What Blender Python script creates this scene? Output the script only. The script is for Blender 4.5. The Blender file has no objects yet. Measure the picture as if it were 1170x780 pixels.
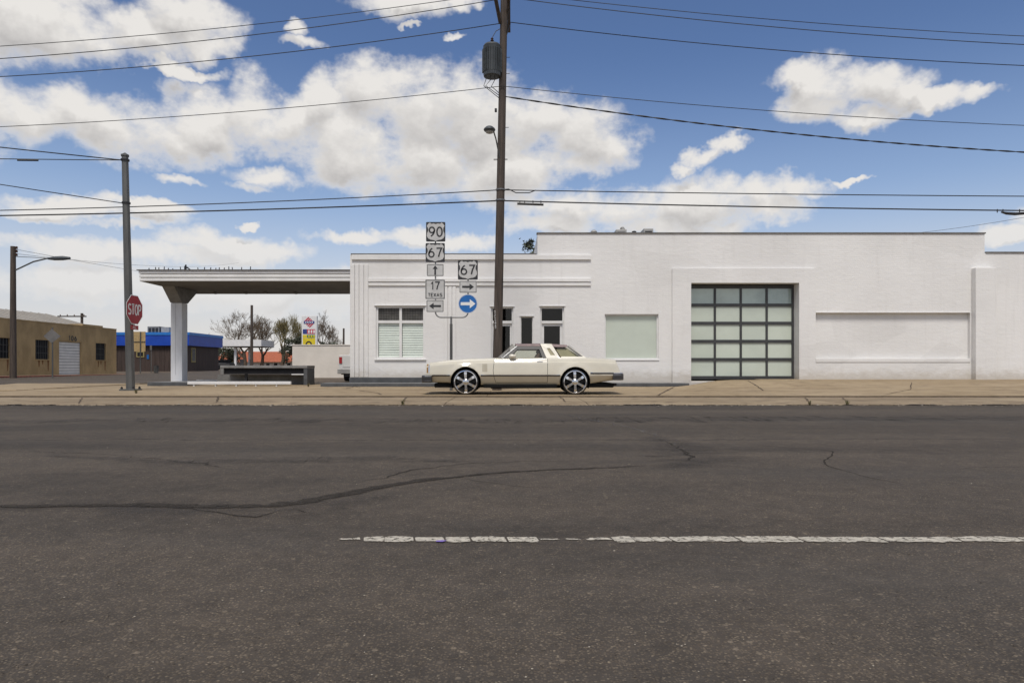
import bpy, bmesh, math, random
from mathutils import Vector, Matrix
random.seed(7)
R = math.radians
SC = bpy.context.scene
COL = SC.collection

# ------------------------------------------------------------------ camera
CAMZ, F = 0.80, 780.0            # camera height; focal length in photo pixels (24 mm on 36 mm)
cd = bpy.data.cameras.new('camera'); cam = bpy.data.objects.new('camera', cd); COL.objects.link(cam)
cam.location = (0, 0, CAMZ); cam.rotation_euler = (R(90), 0, 0)
cd.lens = 24; cd.sensor_width = 36; cd.shift_y = 30/1170; cd.clip_start = 0.05; cd.clip_end = 3000
SC.camera = cam

# ------------------------------------------------------------------ light, sky, exposure
SUN_EL, SUN_AZ = 60.0, 186.0     # degrees; azimuth clockwise from +Y (the view direction): the sun stands behind the camera
sd = bpy.data.lights.new('sun', 'SUN'); sd.energy = 2.3; sd.angle = R(17); sd.color = (1.0, 0.95, 0.88)
sun = bpy.data.objects.new('sun', sd); COL.objects.link(sun)
az, el = R(SUN_AZ), R(SUN_EL)
to_sun = Vector((math.sin(az)*math.cos(el), math.cos(az)*math.cos(el), math.sin(el)))
sun.rotation_euler = to_sun.to_track_quat('Z', 'Y').to_euler(); sun.location = (0, -20, 40)
vs = SC.view_settings
vs.view_transform = 'Standard'; vs.look = 'None'; vs.gamma = 1; vs.use_curve_mapping = False; vs.exposure = 0.28
cy = SC.cycles; cy.max_bounces = 5; cy.diffuse_bounces = 2; cy.glossy_bounces = 3; cy.transparent_max_bounces = 8; cy.caustics_reflective = False; cy.caustics_refractive = False

class S:                          # a little arithmetic on shader sockets
    nt = None
    def __init__(s, sock): s.k = sock
    @staticmethod
    def math(op, *a, clamp=False):
        n = S.nt.nodes.new('ShaderNodeMath'); n.operation = op; n.use_clamp = clamp
        for i, v in enumerate(a):
            if isinstance(v, S): S.nt.links.new(v.k, n.inputs[i])
            else: n.inputs[i].default_value = v
        return S(n.outputs[0])
    def __add__(s, o): return S.math('ADD', s, o)
    def __radd__(s, o): return S.math('ADD', s, o)
    def __sub__(s, o): return S.math('SUBTRACT', s, o)
    def __rsub__(s, o): return S.math('SUBTRACT', o, s)
    def __mul__(s, o): return S.math('MULTIPLY', s, o)
    def __rmul__(s, o): return S.math('MULTIPLY', s, o)
    def max(s, o): return S.math('MAXIMUM', s, o)
    def step(s, a, b):
        n = S.nt.nodes.new('ShaderNodeMapRange'); n.interpolation_type = 'SMOOTHSTEP'
        S.nt.links.new(s.k, n.inputs[0]); n.inputs[1].default_value = a; n.inputs[2].default_value = b
        return S(n.outputs[0])
def vmath(nt, op, a, b=None, out=0):
    n = nt.nodes.new('ShaderNodeVectorMath'); n.operation = op
    for i, v in enumerate((a, b)):
        if v is None: continue
        if isinstance(v, (tuple, list, Vector)): n.inputs[i].default_value = v
        else: nt.links.new(v, n.inputs[i])
    return n.outputs[out]
def tex_noise(nt, vec, scale, detail=6, rough=.55, lac=2.0, dist=0.0):
    n = nt.nodes.new('ShaderNodeTexNoise'); nt.links.new(vec, n.inputs['Vector'])
    n.inputs['Scale'].default_value = scale; n.inputs['Detail'].default_value = detail
    n.inputs['Roughness'].default_value = rough; n.inputs['Lacunarity'].default_value = lac
    n.inputs['Distortion'].default_value = dist
    return n
def mixc(nt, f, a, b, mode='MIX'):
    n = nt.nodes.new('ShaderNodeMix'); n.data_type = 'RGBA'; n.blend_type = mode
    for sock, v in ((n.inputs[0], f), (n.inputs[6], a), (n.inputs[7], b)):
        if isinstance(v, S): v = v.k
        if hasattr(v, 'is_linked'): nt.links.new(v, sock)
        elif isinstance(v, (int, float)): sock.default_value = v
        else: sock.default_value = (*v[:3], 1)
    return n.outputs[2]

# cumulus clouds: (bearing, elevation, half width, half height) in units of 1/780 of the view distance
CLOUDS = [(px-585, 420-py, hw, hh) for px, py, hw, hh in (
    (40,30,80,42),(85,50,68,28),(205,25,58,34),(160,50,62,26),(225,52,38,20),(205,83,40,8),(337,42,13,11),(347,60,26,9),(455,2,68,20),(520,5,30,12),(463,28,15,4),(517,48,13,4),
    (20,128,75,36),(75,130,62,33),(135,148,68,35),(190,150,62,36),(245,138,52,36),(290,125,42,36),(330,140,62,30),(375,130,32,34),(430,115,47,40),(400,165,62,42),(470,130,52,48),(520,125,57,46),(480,185,84,42),(560,150,62,62),(570,200,75,34),(620,140,57,38),(665,155,66,40),(650,188,50,20),(695,165,38,26),
    (305,193,52,14),(285,205,32,8),(208,201,30,7),(90,240,112,15),(150,233,62,9),(40,243,52,9),(130,260,42,6),(255,280,66,17),(300,290,54,15),(215,295,74,15),(110,290,95,15),(420,272,64,10),(500,270,62,11),(286,252,10,4),
    (835,172,22,11),(805,185,27,10),(785,196,18,8),(650,235,64,22),(720,240,74,28),(790,232,64,28),(850,225,58,18),(905,218,38,14),(880,240,52,16),(760,258,115,14),(640,255,62,16),(970,203,24,4),
    (905,88,36,16),(950,95,52,28),(1000,92,52,28),(940,120,48,22),(985,130,43,16),(1035,100,28,22),(1060,112,43,14),(1110,107,40,10),(1150,268,46,12),(300,335,260,24),(120,330,200,20),
    (-60,120,90,50),(-40,20,80,50),(1230,240,70,24))]
def build_world():
    w = bpy.data.worlds.new('World'); SC.world = w; w.use_nodes = True
    w.cycles.sampling_method = 'MANUAL'; w.cycles.sample_map_resolution = 256
    nt = w.node_tree; nt.nodes.clear(); S.nt = nt; L = nt.links
    sky = nt.nodes.new('ShaderNodeTexSky'); sky.sky_type = 'NISHITA'; sky.sun_disc = False
    sky.sun_elevation = R(SUN_EL); sky.sun_rotation = R(SUN_AZ); sky.air_density = 1.0; sky.dust_density = 1.2; sky.ozone_density = 2.5; sky.altitude = 1400
    tc = nt.nodes.new('ShaderNodeTexCoord'); d = tc.outputs['Generated']
    d = vmath(nt, 'NORMALIZE', d)
    g = bpy.data.node_groups.new('cloud_density', 'ShaderNodeTree')
    g.interface.new_socket('Dir', in_out='INPUT', socket_type='NodeSocketVector')
    g.interface.new_socket('Density', in_out='OUTPUT', socket_type='NodeSocketFloat')
    g.interface.new_socket('Fine', in_out='OUTPUT', socket_type='NodeSocketFloat')
    S.nt = g; gi = g.nodes.new('NodeGroupInput'); go = g.nodes.new('NodeGroupOutput'); D = gi.outputs[0]
    # ragged, billowing outline: warp the direction first
    wn = tex_noise(g, D, 8.0, 5, .66); wv = vmath(g, 'SUBTRACT', wn.outputs['Color'], (.5, .5, .5))
    Dw = vmath(g, 'ADD', D, vmath(g, 'MULTIPLY', wv, (.105, .105, .085)))
    sp = g.nodes.new('ShaderNodeSeparateXYZ'); g.links.new(Dw, sp.inputs[0])
    x, y, z = (S(sp.outputs[i]) for i in range(3))
    a = S.math('ARCTAN2', x, y); e = S.math('ARCSINE', z)
    cv = g.nodes.new('ShaderNodeCombineXYZ'); g.links.new(a.k, cv.inputs[0]); g.links.new(e.k, cv.inputs[1])
    cu = vmath(g, 'ADD', cv.outputs[0], (.004, .020, 0))
    def madd(v, sc, of):
        n = g.nodes.new('ShaderNodeVectorMath'); n.operation = 'MULTIPLY_ADD'; g.links.new(v, n.inputs[0]); n.inputs[1].default_value = sc; n.inputs[2].default_value = of
        m = g.nodes.new('ShaderNodeVectorMath'); m.operation = 'LENGTH'; g.links.new(n.outputs[0], m.inputs[0]); return S(m.outputs['Value'])
    r0 = r1 = None
    for (u, v, hw, hh) in CLOUDS:
        ux, vx = u/F, v/F
        ca = math.atan(ux); ce = math.atan(vx/math.sqrt(1+ux*ux))
        sa = hw/F*math.cos(ca)**2; se = hh/F*math.cos(ce)**2*math.cos(ca)
        sc, of = (1/sa, 1/se, 0), (-ca/sa, -ce/se, 0)
        i0, i1 = madd(cv.outputs[0], sc, of), madd(cu, sc, of)
        r0 = i0 if r0 is None else S.math('MINIMUM', r0, i0); r1 = i1 if r1 is None else S.math('MINIMUM', r1, i1)
    q = (1.0 - r0*r0).max(-1.6)
    rise = (1.0 - r1*r1).max(-1.0) - q.max(-1.0)
    # the same broken cumulus goes on round the rest of the sky
    lo = tex_noise(g, vmath(g, 'MULTIPLY', D, (1, 1, 2.2)), 3.2, 3, .5)
    qg = (S(lo.outputs[0]) - .50) * 9.0
    side = S.math('ABSOLUTE', a).step(.68, .85).max(e.step(.52, .66))
    q = q * (1.0 - side) + qg * side
    f1 = tex_noise(g, vmath(g, 'MULTIPLY', D, (1, 1, 1.5)), 15.0, 7, .58, 2.1)
    fine = (S(f1.outputs[0]) - .5)*3.6 + .02
    g.interface.new_socket('Rise', in_out='OUTPUT', socket_type='NodeSocketFloat')
    g.links.new((rise*(1.0 - side)).k, go.inputs[2])
    g.links.new((q + fine).k, go.inputs[0]); g.links.new(S(f1.outputs[0]).k, go.inputs[1])
    S.nt = nt
    def dens(vec):
        n = nt.nodes.new('ShaderNodeGroup'); n.node_tree = g; L.new(vec, n.inputs[0]); return S(n.outputs[0]), S(n.outputs[1]), S(n.outputs[2])
    d0, fine0, rise = dens(d)
    sp = nt.nodes.new('ShaderNodeSeparateXYZ'); L.new(d, sp.inputs[0]); ez = S(sp.outputs[2])
    alpha = d0.step(-.62, .92)
    thin = ez.step(-.02, .22)                                    # low clouds dissolve into the bright horizon air
    alpha = alpha * (.50 + .50*thin)
    up = vmath(nt, 'ADD', vmath(nt, 'MULTIPLY', d, (1, 1, 1.5)), (.003, 0, .022))  # the puff above a point shades it
    f_up = S(tex_noise(nt, up, 15.0, 5, .60, 2.1).outputs[0])
    bl = S(tex_noise(nt, vmath(nt, 'MULTIPLY', d, (1, 1, 2.0)), 5.0, 4, .55).outputs[0])
    shade = S.math('MULTIPLY', d0.step(.0, 1.15), .44 + rise*1.05 + (f_up - fine0)*1.3 + (bl - .5)*1.0, clamp=True)
    shade = shade*(.35 + .65*ez.step(.10, .24))
    ccol = mixc(nt, shade, CLOUD_LIT, CLOUD_BELLY)
    skyc = mixc(nt, 1.0, sky.outputs[0], SKY_TINT, 'MULTIPLY')
    hz = ez.step(-.02, .43)
    skyc = mixc(nt, (1.0 - hz)*.72, skyc, (4.3, 5.35, 6.5))
    skyc = mixc(nt, (1.0 - ez.step(-.02, .25))*.92, skyc, HORIZON)
    c = mixc(nt, alpha, skyc, ccol)
    bg = nt.nodes.new('ShaderNodeBackground'); L.new(c, bg.inputs[0]); bg.inputs[1].default_value = .1
    out = nt.nodes.new('ShaderNodeOutputWorld'); L.new(bg.outputs[0], out.inputs[0])
CLOUD_LIT, CLOUD_BELLY, SKY_TINT, HORIZON = (6.7, 6.5, 6.25), (3.75, 3.64, 3.62), (.82, .87, .98), (6.25, 5.82, 5.40)
build_world()

# ------------------------------------------------------------------ materials
MATS = {}
def pm(name, col, rough=.6, metal=0., var=.12, scale=3., bump=.0, bscale=40., coat=0., col2=None, stretch=(1,1,1), spec=.5):
    if name in MATS: return MATS[name]
    m = bpy.data.materials.new(name); m.use_nodes = True; nt = m.node_tree; b = nt.nodes['Principled BSDF']; S.nt = nt
    tc = nt.nodes.new('ShaderNodeTexCoord'); v = vmath(nt, 'MULTIPLY', tc.outputs['Object'], stretch)
    n = tex_noise(nt, v, scale, 7, .62)
    hi = col2 or tuple(min(1, c*(1+var)) for c in col); lo = tuple(c*(1-var) for c in col) if not col2 else col
    f = S(n.outputs[0]).step(.32, .68)
    nt.links.new(mixc(nt, f, lo, hi), b.inputs['Base Color'])
    b.inputs['Roughness'].default_value = rough; b.inputs['Metallic'].default_value = metal
    b.inputs['Coat Weight'].default_value = coat; b.inputs['Coat Roughness'].default_value = .06
    b.inputs['Specular IOR Level'].default_value = spec if rough < .9 else .15
    if bump:
        n2 = tex_noise(nt, v, bscale, 5, .6); bp = nt.nodes.new('ShaderNodeBump')
        bp.inputs['Strength'].default_value = bump; bp.inputs['Distance'].default_value = .02
        nt.links.new(n2.outputs[0], bp.inputs['Height']); nt.links.new(bp.outputs[0], b.inputs['Normal'])
    MATS[name] = m; return m

def mat_wall():
    m = bpy.data.materials.new('painted_brick_white'); m.use_nodes = True; nt = m.node_tree; b = nt.nodes['Principled BSDF']; S.nt = nt
    ge = nt.nodes.new('ShaderNodeNewGeometry'); pos = ge.outputs['Position']
    sp = nt.nodes.new('ShaderNodeSeparateXYZ'); nt.links.new(pos, sp.inputs[0])
    cv = nt.nodes.new('ShaderNodeCombineXYZ'); nt.links.new((S(sp.outputs[0])+S(sp.outputs[1])).k, cv.inputs[0]); nt.links.new(sp.outputs[2], cv.inputs[1])
    wob = tex_noise(nt, pos, 1.3, 3)
    vv = vmath(nt, 'ADD', cv.outputs[0], vmath(nt, 'MULTIPLY', vmath(nt, 'SUBTRACT', wob.outputs['Color'], (.5,.5,.5)), (.03,.03,0)))
    br = nt.nodes.new('ShaderNodeTexBrick'); nt.links.new(vv, br.inputs['Vector'])
    br.inputs['Scale'].default_value = 1; br.inputs['Brick Width'].default_value = .235; br.inputs['Row Height'].default_value = .078
    br.inputs['Mortar Size'].default_value = .010; br.inputs['Mortar Smooth'].default_value = .9
    br.inputs['Color1'].default_value = (1,1,1,1); br.inputs['Color2'].default_value = (.75,.75,.75,1); br.inputs['Mortar'].default_value = (0,0,0,1)
    lump = tex_noise(nt, vmath(nt, 'MULTIPLY', pos, (1,1,2.4)), 3.0, 8, .66); fine = tex_noise(nt, pos, 30, 5, .6)
    patch = tex_noise(nt, pos, .55, 4, .55)
    k = S(patch.outputs[0]).step(.38, .62)                       # courses show through the paint in patches
    h = S(br.outputs['Color'])*(.15 + .85*k)*.22 + S(lump.outputs[0])*1.1 + S(fine.outputs[0])*.28
    bp = nt.nodes.new('ShaderNodeBump'); bp.inputs['Strength'].default_value = .34; bp.inputs['Distance'].default_value = .03
    nt.links.new(h.k, bp.inputs['Height']); nt.links.new(bp.outputs[0], b.inputs['Normal'])
    st = tex_noise(nt, vmath(nt, 'MULTIPLY', pos, (2.2,2.2,.22)), 2.0, 6, .6)      # faint rain streaks
    big = tex_noise(nt, pos, .35, 4, .5)
    c = mixc(nt, S(big.outputs[0]).step(.3,.7), (.73,.715,.69), (.81,.795,.77))
    c = mixc(nt, S(st.outputs[0]).step(.50,.78)*.26, c, (.58,.56,.53))
    pt = nt.nodes.new('ShaderNodeTexVoronoi'); pt.feature = 'F1'; nt.links.new(vmath(nt,'MULTIPLY',pos,(.5,.5,1)), pt.inputs['Vector']); pt.inputs['Scale'].default_value = .9
    ps = nt.nodes.new('ShaderNodeSeparateColor'); nt.links.new(pt.outputs['Color'], ps.inputs[0])
    c = mixc(nt, S(ps.outputs[0]).step(.72,.75)*.25, c, (.80,.785,.755)); c = mixc(nt, S(ps.outputs[1]).step(.80,.83)*.18, c, (.60,.585,.56))
    zz = S(sp.outputs[2]); dn = tex_noise(nt, vmath(nt,'MULTIPLY',pos,(1.5,1.5,3)), 2.5, 6, .65)
    low = (1.0 - (zz + (S(dn.outputs[0])-.5)*.7).step(.35, .85))               # splash dirt along the foot of the wall
    c = mixc(nt, low*.7, c, (.50,.45,.38))
    nt.links.new(c, b.inputs['Base Color']); b.inputs['Roughness'].default_value = .75; b.inputs['Specular IOR Level'].default_value = .25
    return m
def mat_asphalt(name, gain=1.0, scale=1.0, warm=0.0):
    m = bpy.data.materials.new(name); m.use_nodes = True; nt = m.node_tree; b = nt.nodes['Principled BSDF']; S.nt = nt
    wv_ = (1.10, .975, .83)
    ge = nt.nodes.new('ShaderNodeNewGeometry'); pos = ge.outputs['Position']
    vo = nt.nodes.new('ShaderNodeTexVoronoi'); nt.links.new(pos, vo.inputs['Vector']); vo.inputs['Scale'].default_value = 125*scale
    cs = nt.nodes.new('ShaderNodeSeparateColor'); nt.links.new(vo.outputs['Color'], cs.inputs[0]); r, g_, b_ = (S(cs.outputs[i]) for i in range(3))
    vo2 = nt.nodes.new('ShaderNodeTexVoronoi'); nt.links.new(pos, vo2.inputs['Vector']); vo2.inputs['Scale'].default_value = 36*scale
    cs2 = nt.nodes.new('ShaderNodeSeparateColor'); nt.links.new(vo2.outputs['Color'], cs2.inputs[0])
    big = tex_noise(nt, vmath(nt,'MULTIPLY',pos,(.22,1,1)), .55, 6, .6); mid = tex_noise(nt, pos, 1.7, 7, .65); fine = tex_noise(nt, pos, 14, 6, .7)
    bind = mixc(nt, S(mid.outputs[0]).step(.3,.7), tuple(gain*c for c in (.050,.047,.045)), tuple(gain*c for c in (.068,.062,.057)))
    st = mixc(nt, g_, tuple(gain*c for c in (.070,.060,.049)), tuple(gain*c for c in (.145,.130,.110)))
    pale = mixc(nt, r.step(.93,.97), st, tuple(gain*c for c in (.21,.19,.155)))
    stone = S(vo.outputs['Distance']).step(.62,.42)*(r.step(.25,.5))
    wear = S(big.outputs[0])*.7 + S(mid.outputs[0])*.5
    c = mixc(nt, stone*(.60+.4*wear.step(.40,.80)), bind, pale)
    sp2 = S(cs2.outputs[0]).step(.955,.97)*S(vo2.outputs['Distance']).step(.40,.25)
    c = mixc(nt, sp2*.3, c, tuple(gain*v for v in (.33,.30,.25)))
    c = mixc(nt, S(big.outputs[0]).step(.46,.66)*.55, c, tuple(gain*v for v in (.052,.052,.053)))      # oily, darker patches
    c = mixc(nt, S(fine.outputs[0]).step(.60,.80)*.35, c, tuple(gain*v for v in (.035,.033,.032)))
    if warm: c = mixc(nt, warm, c, tuple(gain*v for v in (.13,.105,.08)))
    lanes = S(tex_noise(nt, vmath(nt,'MULTIPLY',pos,(.035,.62,1)), 1.0, 4, .6).outputs[0])
    patch_ = S(tex_noise(nt, vmath(nt,'MULTIPLY',pos,(.35,1,1)), .42, 3, .5, 2.0, .6).outputs[0])
    coarse = S(tex_noise(nt, pos, 7.5, 8, .78).outputs[0])
    tone = .70 + coarse.step(.34,.66)*.30 + S(cs2.outputs[1])*.06 + lanes.step(.34,.66)*.30 - patch_.step(.54,.58)*.13 - S(fine.outputs[0]).step(.45,.75)*.10
    tn = nt.nodes.new('ShaderNodeCombineColor'); L3 = [tone*wv_[0], tone*(wv_[1]+.0), tone*wv_[2]]
    for i_ in range(3): nt.links.new(L3[i_].k, tn.inputs[i_])
    c = mixc(nt, 1.0, c, tn.outputs[0], 'MULTIPLY')
    c = mixc(nt, patch_.step(.40,.30)*.30, c, (.082,.066,.053))                     # dusty brown, where fewer wheels pass
    nt.links.new(c, b.inputs['Base Color']); b.inputs['Roughness'].default_value = .82; b.inputs['Specular IOR Level'].default_value = .25
    h = (1.0 - S(vo.outputs['Distance']))*.6*(r.step(.2,.6)) + S(fine.outputs[0])*.5 + (1.0 - S(vo2.outputs['Distance']))*.3
    bp = nt.nodes.new('ShaderNodeBump'); bp.inputs['Strength'].default_value = .8; bp.inputs['Distance'].default_value = .009
    nt.links.new(h.k, bp.inputs['Height']); nt.links.new(bp.outputs[0], b.inputs['Normal'])
    return m
def mat_concrete(name, base, hi, dirt):
    m = bpy.data.materials.new(name); m.use_nodes = True; nt = m.node_tree; b = nt.nodes['Principled BSDF']; S.nt = nt
    ge = nt.nodes.new('ShaderNodeNewGeometry'); pos = ge.outputs['Position']
    oi = nt.nodes.new('ShaderNodeObjectInfo')
    big = tex_noise(nt, vmath(nt,'MULTIPLY',pos,(.35,1,1)), .8, 7, .62); mid = tex_noise(nt, vmath(nt,'MULTIPLY',pos,(.6,1,1)), 3.2, 8, .68); fine = tex_noise(nt, pos, 45, 5, .7)
    c = mixc(nt, S(big.outputs[0]).step(.3,.7), base, hi)
    c = mixc(nt, S(mid.outputs[0]).step(.46,.70)*.8, c, dirt)
    c = mixc(nt, S(fine.outputs[0]).step(.58,.75)*.35, c, tuple(v*.55 for v in base))
    c = mixc(nt, S(oi.outputs['Random'])*.22, c, dirt)
    nt.links.new(c, b.inputs['Base Color']); b.inputs['Roughness'].default_value = .85; b.inputs['Specular IOR Level'].default_value = .25
    bp = nt.nodes.new('ShaderNodeBump'); bp.inputs['Strength'].default_value = .5; bp.inputs['Distance'].default_value = .012
    nt.links.new((S(fine.outputs[0])*.5+S(mid.outputs[0])).k, bp.inputs['Height']); nt.links.new(bp.outputs[0], b.inputs['Normal'])
    return m
def mat_glass(name, tint=(.9,.9,.88), refl=.06, rough=.02):
    m = bpy.data.materials.new(name); m.use_nodes = True; nt = m.node_tree; nt.nodes.clear(); S.nt = nt
    t = nt.nodes.new('ShaderNodeBsdfTransparent'); t.inputs[0].default_value = (*tint, 1)
    gl = nt.nodes.new('ShaderNodeBsdfGlossy'); gl.inputs['Roughness'].default_value = rough
    lw = nt.nodes.new('ShaderNodeLayerWeight'); lw.inputs[0].default_value = .5; fc = S(lw.outputs['Facing'])
    f = S.math('ADD', S.math('POWER', fc, 5.0)*(1-refl), refl, clamp=True)
    mx = nt.nodes.new('ShaderNodeMixShader'); nt.links.new(f.k, mx.inputs[0]); nt.links.new(t.outputs[0], mx.inputs[1]); nt.links.new(gl.outputs[0], mx.inputs[2])
    o = nt.nodes.new('ShaderNodeOutputMaterial'); nt.links.new(mx.outputs[0], o.inputs[0]); return m
M = dict(
    wall=mat_wall(), asphalt=mat_asphalt('chip_seal_asphalt'), street=mat_asphalt('street_asphalt', 1.15), lot=mat_asphalt('dusty_lot_asphalt', 1.2, 1, .35),
    concrete=mat_concrete('tan_concrete', (.295,.220,.130), (.40,.31,.20), (.165,.12,.075)),
    kerbconc=mat_concrete('dusty_kerb_concrete', (.235,.18,.112), (.35,.275,.18), (.12,.085,.058)),
    joint=pm('joint_dirt', (.10,.075,.055), .95, 0, .3, 6),
    greyconc=pm('grey_concrete', (.21,.205,.195), .85, 0, .2, 2.5, .3, 30),
    darkgrey=pm('dark_grey_paint', (.075,.077,.08), .6, 0, .2, 3, .2, 20),
    white=pm('white_trim_paint', (.74,.73,.71), .5, 0, .06, 2, .15, 25),
    colwhite=pm('white_column_paint', (.72,.73,.74), .55, 0, .10, 1.6, .2, 14, stretch=(1,1,.3)),
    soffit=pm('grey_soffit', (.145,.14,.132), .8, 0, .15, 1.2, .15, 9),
    coping=pm('weathered_coping', (.16,.15,.14), .6, .3, .2, 3),
    frosted=pm('frosted_green_glass', (.56,.61,.52), .22, 0, .05, .8, 0, 1, .25, spec=.6),
    skypane=pm('sky_tinted_glass', (.36,.46,.43), .04, 0, .18, .7, 0, 1, 1.0, spec=.9), gframe=pm('charcoal_frame', (.055,.056,.057), .45, .2, .12, 4),
    glass=mat_glass('window_glass', (.5,.53,.52), .045), carglass=mat_glass('car_glass', (.95,.96,.92), .05),
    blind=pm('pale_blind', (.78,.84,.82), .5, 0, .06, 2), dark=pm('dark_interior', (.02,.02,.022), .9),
    lattice=pm('dark_lattice', (.05,.048,.045), .6), screen=pm('dusty_screen', (.13,.125,.115), .8, 0, .25, 5),
    wood=pm('creosote_pole_wood', (.045,.033,.026), .85, 0, .4, 3, .7, 18, col2=(.095,.072,.057), stretch=(4,4,.25)),
    steel=pm('galvanised_steel', (.20,.20,.20), .5, .55, .18, 4, .1, 20, stretch=(1,1,.3)),
    polegrey=pm('weathered_steel_pole', (.105,.105,.10), .6, .3, .22, 3, .15, 20, stretch=(2,2,.3)),
    darkmetal=pm('dark_metal', (.03,.03,.032), .5, .3, .2, 6), wire=pm('black_wire', (.012,.012,.013), .6, 0, .2, 2),
    transf=pm('transformer_grey', (.072,.08,.085), .5, .3, .18, 5), porcelain=pm('brown_porcelain', (.08,.045,.035), .25),
    signface=pm('weathered_sign_white', (.50,.49,.47), .45, 0, .10, 5), signblack=pm('sign_black', (.025,.025,.026), .5, 0, .2, 5),
    signblue=pm('sign_blue', (.01,.12,.38), .4, 0, .1, 4), signred=pm('sign_red', (.33,.012,.022), .4, 0, .12, 4), signwhite=pm('sign_white', (.75,.74,.72), .4, 0, .06, 4),
    signback=pm('bare_sign_aluminium', (.16,.15,.14), .6, .3, .12, 3),
    paint=pm('cream_car_paint', (.62,.58,.475), .28, 0, .05, 1.5, 0, 1, .7), chrome=pm('chrome', (.72,.72,.72), .10, 1, .06, 5),
    rubber=pm('tyre_rubber', (.018,.018,.019), .75, 0, .25, 9), maroon=pm('maroon_vinyl', (.17,.11,.105), .5, 0, .2, 9, .2, 60),
    blacktrim=pm('black_trim', (.022,.02,.02), .45), bumpergrey=pm('dark_bumper', (.10,.10,.105), .28, .7, .15, 6), amber=pm('amber_lens', (.30,.15,.04), .2, 0, .3, 30),
    under=pm('underbody', (.012,.012,.012), .9), seat=pm('brown_seat', (.10,.06,.05), .7), redlens=pm('red_lens', (.35,.015,.02), .2), louvre=pm('dull_louvre_paint', (.40,.36,.27), .4), bronzepane=pm('bronze_shade', (.22,.19,.10), .5),
    truckpaint=pm('white_truck_paint', (.68,.67,.64), .35, 0, .04, 2, 0, 1, .5),
    tan=pm('tan_stucco', (.40,.285,.15), .9, 0, .16, 1.1, .3, 12, stretch=(1,1,.5)), roofmetal=pm('dull_metal_roof', (.33,.30,.255), .6, .1, .10, 1.2),
    rollup=pm('white_roller_door', (.72,.70,.66), .5, 0, .07, 2), rust=pm('rust_stain', (.20,.10,.045), .9, 0, .3, 8), redkerb=pm('faded_red_kerb', (.24,.075,.05), .85, 0, .35, 6),
    blue=pm('cobalt_fascia', (.006,.055,.38), .45, 0, .1, 1), bluelight=pm('light_blue_cap', (.02,.17,.52), .45), brown=pm('dark_brown_boards', (.052,.034,.027), .8, 0, .3, 2, stretch=(4,4,.3)),
    ochre=pm('dull_ochre_trim', (.30,.24,.09), .7), yellow=pm('yellow_paint', (.70,.55,.02), .5), ply=pm('tan_board', (.42,.30,.14), .75, 0, .15, 4), green=pm('green_panel', (.02,.16,.05), .5),
    cream=pm('cream_render', (.68,.625,.545), .85, 0, .06, .8, .15, 8), orange=pm('orange_tile_roof', (.36,.10,.045), .8, 0, .2, 3), logoblue=pm('logo_blue', (.03,.05,.22), .5), logored=pm('logo_red', (.50,.03,.06), .5),
    bark=pm('grey_brown_bark', (.115,.085,.062), .9, 0, .3, 6), twig=pm('bare_twigs', (.17,.125,.085), .9, 0, .25, 1.2), budtwig=pm('budding_twigs', (.24,.20,.10), .9, 0, .25, 1.2),
    leaf=pm('dark_evergreen', (.055,.062,.036), .8, 0, .5, 1.5), weed=pm('dry_weed', (.16,.14,.06), .8, 0, .4, 20),
    lanepaint=pm('worn_lane_paint', (.60,.555,.47), .75, 0, .16, 22, .4, 60), tar=pm('crack_tar', (.040,.037,.035), .75, 0, .35, 9, .3, 40), tarfaint=pm('old_faint_crack', (.055,.050,.046), .8, 0, .3, 9),
    scratch=pm('pale_scrape', (.115,.108,.10), .85, 0, .3, 9), gravel=pm('loose_gravel', (.10,.085,.07), .9, 0, .5, 30), chip=pm('pale_stone_chip', (.36,.32,.26), .9, 0, .4, 30),
    purple=pm('purple_paint_spot', (.20,.14,.42), .7), hvac=pm('galvanised_duct', (.36,.35,.33), .5, .3, .15, 4),
)

def worn(name, col, scale, lo, hi, amax=1.0, rough=.8, stretch=(1,1,1), edge=None):
    m = pm(name, col, rough, 0, .2, scale*.7); nt = m.node_tree; S.nt = nt
    ge = nt.nodes.new('ShaderNodeNewGeometry'); n = tex_noise(nt, vmath(nt,'MULTIPLY',ge.outputs['Position'],stretch), scale, 7, .7)
    al = S(n.outputs[0]).step(lo, hi)*amax
    if edge:
        at = nt.nodes.new('ShaderNodeAttribute'); at.attribute_name = 'body'; al = al*S(at.outputs['Fac']).step(0., edge)
    nt.links.new(al.k, nt.nodes['Principled BSDF'].inputs['Alpha']); M[name] = m; return m
worn('pale_mark', (.13,.122,.112), 9, .34, .62, .6, .85, edge=.9); worn('lane_paint_worn', (.46,.42,.345), 34, .36, .50, .94, .8); worn('tar_seal', (.040,.034,.028), 22, .30, .50, .90, .95, edge=.6); worn('oil_stain', (.048,.041,.035), 3.5, .30, .70, .50, .85, (.5,1,1), edge=1.0)
m_ = MATS['frosted_green_glass']; nt_ = m_.node_tree; S.nt = nt_; pb = nt_.nodes['Principled BSDF']; oi_ = nt_.nodes.new('ShaderNodeObjectInfo')
src_ = pb.inputs['Base Color'].links[0].from_socket
nt_.links.new(mixc(nt_, S(oi_.outputs['Random'])*.30, src_, (.44,.50,.45)), pb.inputs['Base Color'])
nt_.links.new((.12 + S(oi_.outputs['Random'])*.16).k, pb.inputs['Roughness'])
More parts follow.
